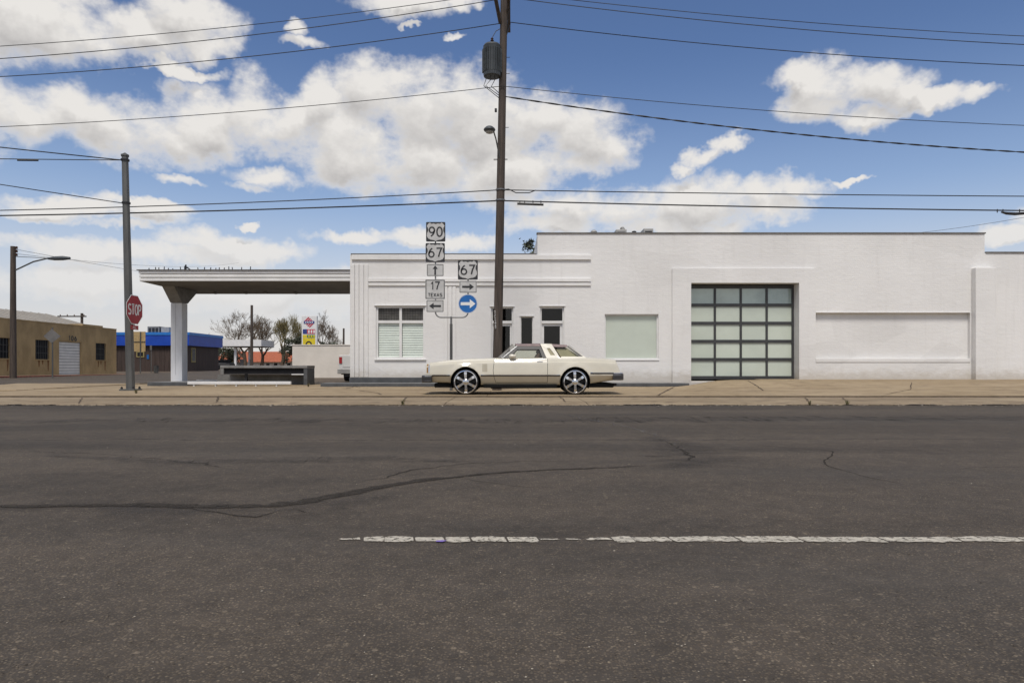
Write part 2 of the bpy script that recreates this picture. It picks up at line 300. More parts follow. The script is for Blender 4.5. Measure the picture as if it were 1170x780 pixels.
# ------------------------------------------------------------------ mesh helpers
WLD = {}                               # world position of each object's origin
def W(o): return WLD.get(o.name, Vector((0,0,0)))
def tag(o, label=None, cat=None, group=None, kind=None):
    if label: o['label'] = label
    if cat: o['category'] = cat
    if group: o['group'] = group
    if kind: o['kind'] = kind
    return o
def empty(name, loc, label, cat, group=None):
    o = bpy.data.objects.new(name, None); COL.objects.link(o); o.location = loc; o.empty_display_size = .2
    WLD[o.name] = Vector(loc); return tag(o, label, cat, group)
class MB:
    def __init__(s): s.v = []; s.f = []
    def add(s, vs_, fs):
        n = len(s.v); s.v += [tuple(p) for p in vs_]; s.f += [tuple(i+n for i in f) for f in fs]; return s
    def box(s, x0, x1, y0, y1, z0, z1):
        return s.add([(x0,y0,z0),(x1,y0,z0),(x1,y1,z0),(x0,y1,z0),(x0,y0,z1),(x1,y0,z1),(x1,y1,z1),(x0,y1,z1)],
                     [(0,3,2,1),(4,5,6,7),(0,1,5,4),(1,2,6,5),(2,3,7,6),(3,0,4,7)])
    def quad(s, *p): return s.add(p, [tuple(range(len(p)))])
    def prism(s, pts, off):                      # polygon (3-D points) pushed along off
        o = Vector(off); n = len(pts); a = [Vector(p) for p in pts]
        return s.add(a + [p+o for p in a], [tuple(range(n))[::-1], tuple(range(n, 2*n))] + [(i, (i+1)%n, n+(i+1)%n, n+i) for i in range(n)])
    def tube(s, pts, rad, n=8, cap=True):
        pts = [Vector(p) for p in pts]; m = len(pts)
        rads = rad if isinstance(rad, (list, tuple)) else [rad]*m
        rings = []; up = None
        for i, p in enumerate(pts):
            t = (pts[min(i+1, m-1)] - pts[max(i-1, 0)]).normalized()
            if up is None: up = t.orthogonal().normalized()
            up = (up - t*up.dot(t)); up = up.normalized() if up.length > 1e-6 else t.orthogonal().normalized()
            w = t.cross(up); rings.append([p + rads[i]*(math.cos(2*math.pi*k/n)*up + math.sin(2*math.pi*k/n)*w) for k in range(n)])
        fs = [(i*n+k, i*n+(k+1)%n, (i+1)*n+(k+1)%n, (i+1)*n+k) for i in range(m-1) for k in range(n)]
        if cap: fs += [tuple(range(n))[::-1], tuple(range((m-1)*n, m*n))]
        return s.add([q for r in rings for q in r], fs)
    def lathe(s, prof, o, axis='z', n=24, cap=True):       # prof: (radius, height) list
        vs_ = []
        for (r, h) in prof:
            for k in range(n):
                c, d = r*math.cos(2*math.pi*k/n), r*math.sin(2*math.pi*k/n)
                p = {'z': (c, d, h), 'y': (d, h, c), 'x': (h, c, d)}[axis]
                vs_.append((o[0]+p[0], o[1]+p[1], o[2]+p[2]))
        m = len(prof)
        fs = [(i*n+k, i*n+(k+1)%n, (i+1)*n+(k+1)%n, (i+1)*n+k) for i in range(m-1) for k in range(n)]
        return s.add(vs_, fs + ([tuple(range(n))[::-1], tuple(range((m-1)*n, m*n))] if cap else []))
    def grid(s, fn, nu, nv):
        vs_ = [fn(i/nu, j/nv) for j in range(nv+1) for i in range(nu+1)]
        return s.add(vs_, [(j*(nu+1)+i, j*(nu+1)+i+1, (j+1)*(nu+1)+i+1, (j+1)*(nu+1)+i) for j in range(nv) for i in range(nu)])
    def build(s, name, mat, parent=None, smooth=None, bevel=0, origin=None, merge=True):
        me = bpy.data.meshes.new(name)
        if origin is None: origin = W(parent) if parent else Vector((0,0,0))
        origin = Vector(origin)
        me.from_pydata([tuple(Vector(p)-origin) for p in s.v], [], s.f)
        bm = bmesh.new(); bm.from_mesh(me)
        if merge: bmesh.ops.remove_doubles(bm, verts=bm.verts, dist=1e-5)
        if bevel: bmesh.ops.bevel(bm, geom=[e for e in bm.edges if len(e.link_faces) == 2 and e.calc_face_angle(0) > .5], offset=bevel, segments=2, affect='EDGES', profile=.5)
        bmesh.ops.recalc_face_normals(bm, faces=bm.faces); bm.to_mesh(me); bm.free()
        if smooth is not None:
            for p in me.polygons: p.use_smooth = True
            me.set_sharp_from_angle(angle=R(smooth))
        me.materials.append(mat if not isinstance(mat, str) else M[mat])
        o = bpy.data.objects.new(name, me); COL.objects.link(o); WLD[o.name] = origin
        if parent: o.parent = parent; o.location = origin - W(parent)
        else: o.location = origin
        return o
def piece(src, parent, delta):         # another piece sharing the mesh of src, moved by delta
    c = src.copy(); COL.objects.link(c); c.parent = parent; c.location = src.location + Vector(delta)
    WLD[c.name] = W(src) + Vector(delta); return c
def copy_tree(o, parent=None):
    c = o.copy(); COL.objects.link(c); c.parent = parent; WLD[c.name] = W(o)
    for ch in list(o.children): copy_tree(ch, c)
    return c
def box(name, mat, parent, *a, bevel=0, smooth=None): return MB().box(*a).build(name, mat, parent, smooth, bevel)
def X(px, D): return (px-585)/F*D
def Z(py, D): return CAMZ + (420-py)/F*D
def lerp(a, b, t): return a+(b-a)*t
def clamp(t, a=0., b=1.): return max(a, min(b, t))
def interp(tab, x):
    if x <= tab[0][0]: return tab[0][1]
    for (a, u), (b, v) in zip(tab, tab[1:]):
        if x <= b: return lerp(u, v, (x-a)/(b-a))
    return tab[-1][1]

# stroke letters in a box 1 high: lists of polylines, and the advance width
def arc(cx, cy, rx, ry, a0, a1, n=14): return [(cx+rx*math.cos(R(lerp(a0,a1,i/n))), cy+ry*math.sin(R(lerp(a0,a1,i/n)))) for i in range(n+1)]
GL = {
 '0': ([arc(.3,.5,.3,.5,90,450,24)], .6), 'O': ([arc(.3,.5,.3,.5,90,450,24)], .6),
 '6': ([arc(.3,.3,.3,.3,160,520,22), [(.005,.36)]+[(.03,.52),(.10,.68),(.22,.84),(.40,1.0)]], .6),
 '9': ([arc(.3,.7,.3,.3,-20,340,22), [(.595,.64),(.57,.48),(.50,.32),(.38,.16),(.20,0)]], .6),
 '7': ([[(0,1),(.6,1),(.50,.78),(.36,.45),(.25,0)]], .6), '1': ([[(.02,.78),(.16,.86),(.26,1),(.26,0)]], .36),
 'T': ([[(0,1),(.56,1)],[(.28,1),(.28,0)]], .56), 'E': ([[(.5,1),(0,1),(0,0),(.5,0)],[(0,.52),(.42,.52)]], .5),
 'X': ([[(0,0),(.6,1)],[(0,1),(.6,0)]], .6), 'A': ([[(0,0),(.32,1),(.64,0)],[(.12,.33),(.52,.33)]], .64),
 'S': ([arc(.28,.74,.27,.26,30,270,14)+arc(.28,.25,.29,.25,90,-150,14)], .57), 'P': ([[(0,0),(0,1),(.3,1)]+arc(.3,.74,.26,.26,90,-90,10)+[(0,.48)]], .56),
 'L': ([[(0,1),(0,0),(.5,0)]], .5), 'W': ([[(0,1),(.2,0),(.4,.8),(.6,0),(.8,1)]], .8), 'Y': ([[(0,1),(.3,.5),(.6,1)],[(.3,.5),(.3,0)]], .6),
}
def ribbon(mb, pts, w, o, ux, uz, out):
    n = len(pts); L_ = []; Rr = []
    closed = (abs(pts[0][0]-pts[-1][0])+abs(pts[0][1]-pts[-1][1])) < 1e-4
    def nrm(a, b):
        dx, dy = b[0]-a[0], b[1]-a[1]; l = math.hypot(dx, dy) or 1; return (-dy/l, dx/l)
    for i, p in enumerate(pts):
        a = pts[i-1] if i else (pts[-2] if closed else None); b = pts[i+1] if i < n-1 else (pts[1] if closed else None)
        n1 = nrm(a, p) if a else None; n2 = nrm(p, b) if b else None
        if n1 and n2:
            mx, my = n1[0]+n2[0], n1[1]+n2[1]; l = math.hypot(mx, my) or 1; mx, my = mx/l, my/l; k = 1/max(.5, mx*n1[0]+my*n1[1])
        else: (mx, my), k = (n1 or n2), 1
        L_.append((p[0]+mx*w/2*k, p[1]+my*w/2*k)); Rr.append((p[0]-mx*w/2*k, p[1]-my*w/2*k))
    P = lambda q: Vector(o)+Vector(ux)*q[0]+Vector(uz)*q[1]+Vector(out)
    mb.add([P(q) for q in L_]+[P(q) for q in Rr], [(i, i+1, n+i+1, n+i) for i in range(n-1)])
def text_mb(txt, o, ux, uz, h, w, out, sw=.15, gap=.18):   # centred on o; h letter height, w total width
    tot = sum(GL[c][1] for c in txt)+gap*(len(txt)-1); mb = MB(); k = (w/tot) if w else h
    x = -tot/2
    for c in txt:
        for pl in GL[c][0]:
            ribbon(mb, [((x+p[0])*k, (p[1]-.5)*h) for p in pl], sw*h, o, ux, uz, out)
        x += GL[c][1]+gap
    return mb

# ------------------------------------------------------------------ ground, road, street, sidewalk
FAR = [(-40,-.01),(14.5,-.01),(32,.06),(46,.13),(60,.22),(74,.42),(100,.58),(180,.66),(420,.70)]
def far(y): return interp(FAR, y)
YS = [-40,-10,5,14.5,20,26,32,39,46,53,60,67,74,87,100,140,180,300,420,900]
XS = [-900,-400,-200,-100,-60,-36,-25,-15.5,0,15,30,60,120,300,900]
def sheet(xs, ys, zf):
    mb = MB(); nx = len(xs)
    mb.add([(x, y, zf(x, y)) for y in ys for x in xs], [(j*nx+i, j*nx+i+1, (j+1)*nx+i+1, (j+1)*nx+i) for j in range(len(ys)-1) for i in range(nx-1)]); return mb
tag(sheet(XS, YS, lambda x, y: far(y)-.02).build('ground', 'lot'), kind='structure')
road = tag(sheet([-120,-60,-20,0,20,60,120], [-12,-4,0,4,8,12,14.52], lambda x, y: 0).build('road', 'asphalt'), kind='structure')
tag(sheet([-33.4,-24,-15.4], [14.52,20,26,32,39,46,53,60,67,74,87,100,140], lambda x, y: far(y)+.012*clamp((y-14.5)/3)).build('side_street', 'street'), kind='structure')
BASE = [(14.5,0),(14.75,.012),(15.15,.040),(17.58,.048),(17.6,.076),(25,.11),(32,.13)]
def gz(x, y):                              # top of the concrete around the white building
    b = interp(BASE, y)
    if y > 18.1:
        xl = 3.9+(y-18.1)*.354
        t = clamp((x-xl+.4)/1.9); t = t*t*(3-2*t)
        b = lerp(b, .075+(min(y,26.2)-18.1)*(.366-.075)/7.9, t)
    return b
side = sheet([-15.5+i*1.0 for i in range(48)], [14.5,14.75,15.15,16,17.58,17.6,19,20.5,22,23.5,25,26,28,30,32.4], lambda x, y: gz(x,y)-.022).build('sidewalk', 'joint')
tag(side, kind='structure')
rnd = random.Random(3)
def slab(x0, x1, y0, y1, mat, dz=0, skew=0.):
    mb = MB(); nu = max(2, int((x1-x0)/.5)); ys = [y0]+[b[0] for b in BASE if y0+.02 < b[0] < y1-.02]
    ext = [y0+(y1-y0)*k/6 for k in range(1, 6)]
    ys = sorted(set(ys+[y1]+[e for e in ext if all(abs(e-q) > .08 for q in ys)]))
    nv = len(ys)-1; tilt = rnd.uniform(-.003,.003)
    def P(i, j, lift):
        x = lerp(x0, x1, i/nu)+skew*(ys[j]-y0); ed = .006 if (i in (0, nu) or j in (0, nv)) else 0
        return (x, ys[j], gz(x, ys[j])+dz+tilt*(i/nu-.5)-ed*lift)
    n = (nu+1)
    top = [P(i, j, 1) for j in range(nv+1) for i in range(n)]
    fs = [(j*n+i, j*n+i+1, (j+1)*n+i+1, (j+1)*n+i) for j in range(nv) for i in range(nu)]
    rim = [i for i in range(n)]+[j*n+nu for j in range(1, nv+1)]+[nv*n+i for i in range(nu-1, -1, -1)]+[j*n for j in range(nv-1, 0, -1)]
    bot = [(top[r][0], top[r][1], top[r][2]-.03) for r in rim]
    fs += [(rim[k], rim[(k+1)%len(rim)], n*(nv+1)+(k+1)%len(rim), n*(nv+1)+k) for k in range(len(rim))]
    return MB().add(top+bot, fs).build('concrete_slab', mat, side, 40)
x = -15.45
while x < 30:                              # dusty kerb apron
    l = rnd.choice([3.1,4.2,5.0,5.6]); slab(x, min(x+l,30.5)-.014, 14.53, 17.56, M['kerbconc']); x += l
x = -15.45
while x < 30:
    l = rnd.choice([3.0,3.6,4.4]); slab(x, min(x+l,30.5)-.012, 17.62, 21.2, M['concrete']); x += l
x = -15.45
while x < 30:
    l = rnd.choice([3.0,3.6,4.4]); slab(x, min(x+l,30.5)-.012, 21.22, 26.3 if x > 6 else 25.6, M['concrete']); x += l
for i in range(5): slab(-15.45+i*2.05, -15.45+(i+1)*2.05-.012, 25.62, 32.3, M['concrete'])
MB().prism([(-16.3,21.3,-.04),(-15.48,21.3,-.04),(-15.48,28.4,-.0),(-20.6,28.4,-.0),(-19.4,25.6,-.0),(-17.6,23.2,-.02)], (0,0,.155)).build('concrete_slab', M['concrete'], side, bevel=.03)
MB().prism([(-16.1,16.6,-.04),(-15.48,16.6,-.04),(-15.48,21.28,-.04),(-16.28,21.28,-.04)], (0,0,.085)).build('concrete_slab', M['kerbconc'], side, bevel=.03)
MB().box(-15.45, 30, 17.597, 17.612, .02, .074).build('slab_edge', 'joint', side)  # dark strip: dirt plus the riser's shade, both put into its colour
# corner kerb along the side street
tag(MB().prism([(-15.72,14.9,-.05),(-15.5,14.9,-.05),(-15.5,14.9,.105),(-15.68,14.9,.095)], (0,1.65,0.0)).build('kerb', 'kerbconc', bevel=.012), kind='structure')
tag(MB().prism([(-15.72,28.45,-.05),(-15.5,28.45,-.05),(-15.5,28.45,.155),(-15.68,28.45,.145)], (0,12,0.05)).build('kerb', 'kerbconc', bevel=.012), kind='structure')

def SP(px, py):                            # photo point on the sloping concrete
    D = 20.
    for _ in range(40): D = .5*D+.5*(CAMZ-gz(X(px,D), D))*F/(py-420)
    return X(px,D), D
def slab_crack(pts, w, seed):
    r = random.Random(seed); P = [SP(*p) for p in pts]; L_ = []; R_ = []
    for (a, b) in zip(P, P[1:]):
        for i in range(9):
            t = i/9; x, y = lerp(a[0],b[0],t)+r.uniform(-.02,.02), lerp(a[1],b[1],t); ww = w*r.uniform(.5,1.2); L_.append((x-ww/2, y, gz(x,y)+.006)); R_.append((x+ww/2, y, gz(x,y)+.006))
    n = len(L_); MB().add(L_+R_, [(i, i+1, n+i+1, n+i) for i in range(n-1)]).build('slab_crack', 'joint', side, merge=False)
for k_, (pts, w) in enumerate([([(752,451.4),(768,443),(787,434.5)],.07),([(872,446),(862,439),(854,434.5)],.05),([(460,461),(464,453.5)],.05),([(926,461),(919,454)],.05),([(969,461),(962,454)],.05),([(410,446),(432,449),(436,451)],.05),([(395,444),(405,441.5),(412,443)],.04),([(1010,451),(1040,445),(1042,436)],.04),([(640,452),(648,461)],.04),([(250,453),(247,461)],.05),([(90,461),(94,454)],.05)]): slab_crack(pts, w, k_)
# road details -----------------------------------------------------------
def RP(px, py): D = CAMZ*F/(py-420); return ((px-585)/F*D, D)
def crack(name, pts, widths, mat, seed, jit=.012, z=.004):
    r = random.Random(seed); P = [RP(*p) for p in pts]; out = []
    for (a, b), (wa, wb) in zip(zip(P, P[1:]), zip(widths, widths[1:])):
        n = max(2, int(math.dist(a, b)/.07))
        for i in range(n): t = i/n; out.append((lerp(a[0],b[0],t)+r.uniform(-jit,jit), lerp(a[1],b[1],t)+r.uniform(-jit,jit), lerp(wa,wb,t)*r.uniform(.6,1.3)*(1.25 if mat == 'tar_seal' else 1)))
    mb = MB(); n = len(out); Lp = []; Cp = []; Rp = []
    for i, (x, y, w) in enumerate(out):
        a, b = out[max(0,i-1)], out[min(n-1,i+1)]; dx, dy = b[0]-a[0], b[1]-a[1]; l = math.hypot(dx,dy) or 1
        Lp.append((x-dy/l*w/2, y+dx/l*w/2, z)); Rp.append((x+dy/l*w/2, y-dx/l*w/2, z)); Cp.append((x, y, z))
    mb.add(Lp+Cp+Rp, [(k*n+i, k*n+i+1, (k+1)*n+i+1, (k+1)*n+i) for k in (0, 1) for i in range(n-1)]); o = mb.build(name, mat, road, merge=False)
    at = o.data.attributes.new('body', 'FLOAT', 'POINT'); at.data.foreach_set('value', [0.]*n+[min(1., min(i, n-1-i)/3) for i in range(n)]+[0.]*n); return o
crack('crack_seal', [(-40,579),(60,578),(160,577),(240,579),(300,578),(340,575),(380,567),(430,557),(480,549),(560,541),(620,537),(700,534),(760,531)], [.08,.09,.11,.11,.11,.14,.14,.11,.11,.08,.05,.03,.012], 'tar_seal', 1)
crack('crack_seal', [(150,578),(215,581),(260,587),(290,591),(310,586),(335,578)], [.008,.015,.02,.03,.02,.008], 'tar_seal', 2)
crack('crack_seal', [(400,553),(440,546),(470,537),(530,530),(600,527),(660,527)], [.006,.014,.02,.012,.01,.004], 'tar_seal', 3, .02)
crack('crack_seal', [(0,515),(70,517),(120,519),(190,526),(230,529),(265,536)], [.006,.012,.012,.01,.025,.006], 'tar_seal', 4, .03)
crack('crack_seal', [(100,522),(128,518)], [.005,.02], 'tar_seal', 5)
crack('crack_seal', [(850,507),(890,511),(940,514),(952,516),(950,521),(941,527),(946,533),(965,538),(990,545),(1025,552),(1056,558)], [.006,.010,.010,.016,.014,.016,.016,.012,.010,.010,.006], 'tar_seal', 6, .008)
crack('crack_seal', [(755,502),(770,508),(778,514),(790,521),(782,528)], [.006,.018,.022,.05,.012], 'tar_seal', 7, .03)
crack('crack_seal', [(1080,536),(1130,534),(1200,533)], [.005,.010,.008], 'tar_seal', 8, .02)
crack('oil_streak', [(-60,580),(100,580),(240,584),(330,583),(400,572),(470,562)], [.3,.6,.95,.9,.6,.2], 'oil_stain', 21, .02, .0022)
crack('oil_streak', [(740,498),(775,510),(795,522),(780,530),(765,538)], [.3,.9,1.2,.9,.3], 'oil_stain', 22, .02, .0022)
crack('oil_streak', [(-60,482),(200,480),(560,481),(900,478),(1220,477)], [1.,1.5,1.2,1.8,1.4], 'oil_stain', 23, .03, .0022)
crack('oil_streak', [(40,520),(200,528),(420,524),(560,528)], [.1,.6,.6,.1], 'oil_stain', 24, .03, .0024)
crack('crack_seal', [(520,545),(560,552),(600,556),(650,556)], [.006,.012,.010,.004], 'tar_seal', 25, .03, .0046)
crack('crack_seal', [(330,578),(350,586),(372,590)], [.01,.012,.004], 'tar_seal', 26, .02, .0046)
crack('surface_scrape', [(600,468),(640,473),(690,482),(725,490),(745,496),(762,501)], [.02,.06,.08,.08,.07,.02], 'pale_mark', 9, .04)
crack('crack_seal', [(-40,503),(150,502),(400,503),(640,503),(900,502),(1220,502)], [.10,.14,.10,.14,.10,.10], 'oil_stain', 10, .06)
for k_ in range(13):
    xa = -13+k_*2.1+random.uniform(-.5,.5); pr = [(xa+.05*i, 14.50, .0165) for i in range(34)]; rq = random.Random(40+k_)
    m_ = MB(); up_ = []
    hgt = 0.
    for i in range(34): hgt = clamp(hgt+rq.uniform(-.07,.07), .01, .22); up_.append((xa+.05*i, 14.52+hgt*min(1, min(i, 33-i)/4), interp(BASE, 14.52+hgt)+.005))
    m_.add(pr+up_, [(i, i+1, 34+i+1, 34+i) for i in range(33)]).build('edge_patch', 'asphalt', road, merge=False)
# worn white lane line: each flake between the cracks is its own piece
rr = random.Random(12)
def flake(x0, x1, full):
    y0, y1 = 3.124, 3.228; n = max(4, int((x1-x0)/.009)); skew = -.012; top = []; bot = []
    a = b = rr.uniform(.0,.03) if full else .04
    for i in range(n+1):
        t = i/n; xx = lerp(x0, x1, t); e = 1 if 0 < i < n else rr.uniform(.6,.95); m_ = (y0+y1)/2
        lo_, hi_ = (-.006,.016) if full else (.012,.047)
        a = clamp(a+rr.uniform(-.007,.007), lo_, hi_); b = clamp(b+rr.uniform(-.007,.007), lo_, hi_)
        top.append((xx+rr.uniform(-.002,.002)+skew, m_+(y1-m_-a)*e, .004)); bot.append((xx, m_-(m_-y0-b)*e, .004))
    mb = MB(); mb.add(top+bot, [(i, i+1, n+2+i, n+1+i) for i in range(n)]); return mb.build('lane_paint', 'lane_paint_worn', road, merge=False)
segs = [(30,70,0),(74,95,0),(110,178,1),(180,275,1),(282,378,1),(383,463,1),(470,583,1),(590,690,1),(698,760,0),(785,830,0),(850,935,0),(940,1008,1),(1010,1072,1),(1075,1130,1)]
for a, b, fu in segs: flake(RP(380+a/2.925, 616)[0], RP(380+b/2.925, 616)[0], fu)
x = RP(380+1136/2.925, 616)[0]
while x < 5.2: l = rr.uniform(.07,.38); flake(x, x+l, rr.random() > .08); x += l+rr.uniform(.002,.011)
mb = MB(); mb.prism([(-.347,3.122,.0062),(-.318,3.118,.0062),(-.30,3.140,.0062),(-.325,3.148,.0062),(-.350,3.138,.0062)], (0,0,.0008)); mb.build('paint_spot', 'purple', road)
# loose chips and grit
def grit(name, n, fx, size, mat, label, seed):
    r = random.Random(seed); mb = MB()
    for _ in range(n):
        x, y, z = fx(r); s = r.uniform(*size)*(1 if r.random() < .93 else 1.8); a = r.uniform(0, 6.3)
        ca, sa = math.cos(a)*s, math.sin(a)*s*r.uniform(.5,1); h = s*r.uniform(.3,.75)
        P = [(x+ca,y+sa,z+h*.25),(x-sa*.8,y+ca*.7,z+h*.2),(x-ca*.9,y-sa,z+h*.3),(x+sa*.7,y-ca*.8,z+h*.2),(x+ca*.1,y+sa*.2,z+h),(x,y,z-.001)]
        mb.add(P, [(0,1,4),(1,2,4),(2,3,4),(3,0,4),(1,0,5),(2,1,5),(3,2,5),(0,3,5)])
    return tag(mb.build(name, mat, merge=False), label, 'gravel', kind='stuff')
def near_pt(r):
    D = 1.45/(1-r.random()*.86); return (r.uniform(-.85,.85)*D, D, .001)
grit('loose_gravel', 1500, near_pt, (.0022,.0055), M['gravel'], 'scattered small dark stones lying on the asphalt', 1)
grit('stone_chips', 170, near_pt, (.002,.005), M['chip'], 'scattered pale stone chips lying on the asphalt', 2)
grit('gutter_grit', 2600, lambda r: (r.uniform(-13,14), 14.5+r.gauss(0,.10)-.05, .002), (.006,.022), M['gravel'], 'line of dark grit along the gutter edge of the road', 3)
grit('gutter_chips', 260, lambda r: (r.uniform(-13,14), 14.45+r.gauss(0,.12), .002), (.008,.026), M['chip'], 'pale chips lying along the gutter edge', 4)

# ------------------------------------------------------------------ the white building
YF = 26.0; U = YF/F                        # front plane; metres per photo pixel there
bx = lambda px: (px-585)*U
bz = lambda py: CAMZ+(420-py)*U
bld = empty('white_building', (6, YF, .1), 'long white painted brick building with a grid garage door', 'building')
def wall_face(mb, x0, x1, z0, z1, holes, y, t):
    xs = sorted({x0, x1, *[h[0] for h in holes], *[h[1] for h in holes]}); zs = sorted({z0, z1, *[h[2] for h in holes], *[h[3] for h in holes]})
    for a, b in zip(xs, xs[1:]):
        for c, d in zip(zs, zs[1:]):
            mx, mz = (a+b)/2, (c+d)/2
            if any(h[0] < mx < h[1] and h[2] < mz < h[3] for h in holes): continue
            mb.quad((a,y,c),(b,y,c),(b,y,d),(a,y,d))
    for (a, b, c, d) in holes:
        mb.quad((a,y,c),(a,y+t,c),(a,y+t,d),(a,y,d)); mb.quad((b,y,c),(b,y+t,c),(b,y+t,d),(b,y,d))
        mb.quad((a,y,d),(b,y,d),(b,y+t,d),(a,y+t,d)); mb.quad((a,y,c),(b,y,c),(b,y+t,c),(a,y+t,c))
xL, xT, xR, xE = bx(400), bx(614), bx(1125), bx(1330)
zLo, zHi, zRt = bz(291), bz(267), bz(289)
hW = (bx(429.5), bx(485.5), bz(410), bz(349.5)); hD1 = (bx(561), bx(586.5), .25, bz(350.5)); hN = (bx(595), bx(608.8), bz(397.5), bz(361.5))
hD2 = (bx(617.2), bx(644.6), .25, bz(350)); hG = (bx(691), bx(752.3), bz(410.3), bz(358.8)); hDoor = (6.80, 10.90, .30, 4.02); hP = (bx(932), bx(1108.5), bz(414), bz(357.5))
mb = MB(); wall_face(mb, xL, xT, -.1, zLo, [hW, hD1, hN], YF, .22)
mb.quad((xL,YF,-.1),(xL,33,-.1),(xL,33,zLo),(xL,YF,zLo)); mb.quad((xL,33,-.1),(xT,33,-.1),(xT,33,zLo),(xL,33,zLo)); mb.build('wall', 'wall', bld)
mb = MB(); wall_face(mb, xT, xR, -.1, zHi, [hD2, hG, hDoor, hP], YF, .22)
mb.quad((xT,YF,zLo-.6),(xT,46,zLo-.6),(xT,46,zHi),(xT,YF,zHi)); mb.quad((xR,YF,-.1),(xR,46,-.1),(xR,46,zHi),(xR,YF,zHi))
mb.quad((xT,46,-.1),(xR,46,-.1),(xR,46,zHi),(xT,46,zHi)); mb.quad((xT,33,-.1),(xT,46,-.1),(xT,46,zLo),(xT,33,zLo)); mb.build('wall', 'wall', bld)
mb = MB(); wall_face(mb, xR, xE, -.1, zRt, [], YF, .2)
mb.quad((xE,YF,-.1),(xE,46,-.1),(xE,46,zRt),(xE,YF,zRt)); mb.quad((xR,46,-.1),(xE,46,-.1),(xE,46,zRt),(xR,46,zRt)); mb.build('wall', 'wall', bld)
MB().quad((xL,YF,zLo-.45),(xT,YF,zLo-.45),(xT,33,zLo-.45),(xL,33,zLo-.45)).build('roof', 'greyconc', bld)
MB().quad((xT,YF,zHi-.6),(xR,YF,zHi-.6),(xR,46,zHi-.6),(xT,46,zHi-.6)).build('roof', 'greyconc', bld)
MB().quad((xR,YF,zRt-.5),(xE,YF,zRt-.5),(xE,46,zRt-.5),(xR,46,zRt-.5)).build('roof', 'greyconc', bld)
box('coping', 'coping', bld, xT-.03, xR+.03, YF-.035, YF+.25, zHi-.002, zHi+.045)
box('coping', 'coping', bld, xR+.033, xE, YF-.035, YF+.25, zRt-.002, zRt+.045)
box('coping', 'coping', bld, xL+.04, xT-.033, YF-.06, YF+.25, zLo+.002, zLo+.04)
box('cornice', 'wall', bld, bx(402), bx(675), YF-.07, YF-.002, bz(297), zLo-.004, bevel=.012)
for a, b, d in ((318.2,322.2,.075),(322.9,326.6,.05)):
    box('moulding', 'wall', bld, bx(421), bx(675), YF-d, YF-.002, bz(b), bz(a), bevel=.012)
for px in (400.9,405.9,411.2,416.5): box('flute', 'wall', bld, bx(px), bx(px+4.3), YF-.035, YF-.002, bz(431), bz(302), bevel=.014)
for px in (507.5,512.3,517.0): box('flute', 'wall', bld, bx(px), bx(px+3.9), YF-.03, YF-.002, bz(431), bz(327.2), bevel=.012)
box('skirting', 'darkgrey', bld, xL-.02, bx(560.5), YF-.05, YF-.002, .0, bz(431), bevel=.01)
# window with blinds
win = MB()
x0, x1, z0, z1 = hW; yw = YF+.10; zm = bz(367.5); xm = (x0+x1)/2; fw = .075
for a in ((x0,x0+fw,z0,z1),(x1-fw,x1,z0,z1),(xm-fw/2-.01,xm+fw/2+.01,z0+fw,z1-fw)): win.box(a[0],a[1],yw-.05,yw+.04,a[2],a[3])
for a in ((x0+fw,x1-fw,z0,z0+fw),(x0+fw,x1-fw,z1-fw,z1)): win.box(a[0],a[1],yw-.048,yw+.038,a[2],a[3])
win.box(x0+fw,xm-fw/2-.01,yw-.046,yw+.036,zm-.05,zm+.05); win.box(xm+fw/2+.01,x1-fw,yw-.046,yw+.036,zm-.05,zm+.05)
w_o = win.build('window', 'white', bld)
box('sill', 'white', w_o, x0-.05, x1+.05, YF-.06, YF+.05, z0-.045, z0-.003, bevel=.008)
box('lintel', 'white', w_o, x0-.06, x1+.06, YF-.045, YF-.002, z1+.003, z1+.04, bevel=.008)
slat0 = None
for (a, b) in ((x0+fw, xm-fw/2-.01), (xm+fw/2+.01, x1-fw)):
    MB().quad((a,yw,z0+fw),(b,yw,z0+fw),(b,yw,zm-.05),(a,yw,zm-.05)).build('pane', 'carglass', w_o)
    MB().quad((a,yw+.01,zm+.05),(b,yw+.01,zm+.05),(b,yw+.01,z1-fw),(a,yw+.01,z1-fw)).build('pane', 'screen', w_o)
    lt = MB(); n = 8
    for i in range(1, n): q = lerp(a, b, i/n); lt.box(q-.008, q+.008, yw-.012, yw-.002, zm+.05, z1-fw)
    for i in range(1, 5): q = lerp(zm+.05, z1-fw, i/5); lt.box(a, b, yw-.014, yw-.003, q-.007, q+.007)
    lt.build('lattice', 'lattice', w_o)
    ns = 14; hh = (zm-.05-z0-fw)/ns
    for i in range(ns):
        z = z0+fw+(i+.5)*hh; tl = random.uniform(-.012,.012)
        MB().add([(a+.01,yw+.03,z-hh*.49),(b-.01,yw+.03,z-hh*.49+tl*.5),(b-.01,yw+.05,z+hh*.45+tl*.5),(a+.01,yw+.05,z+hh*.45),(a+.01,yw+.035,z-hh*.49),(b-.01,yw+.035,z-hh*.49+tl*.5),(b-.01,yw+.055,z+hh*.45+tl*.5),(a+.01,yw+.055,z+hh*.45)],
                 [(0,1,2,3),(4,7,6,5),(0,4,5,1),(3,2,6,7),(0,3,7,4),(1,5,6,2)]).build('blind_slat', 'blind', w_o)
MB().quad((x0,yw+.3,z0),(x1,yw+.3,z0),(x1,yw+.3,z1),(x0,yw+.3,z1)).build('dark_room', 'dark', w_o)
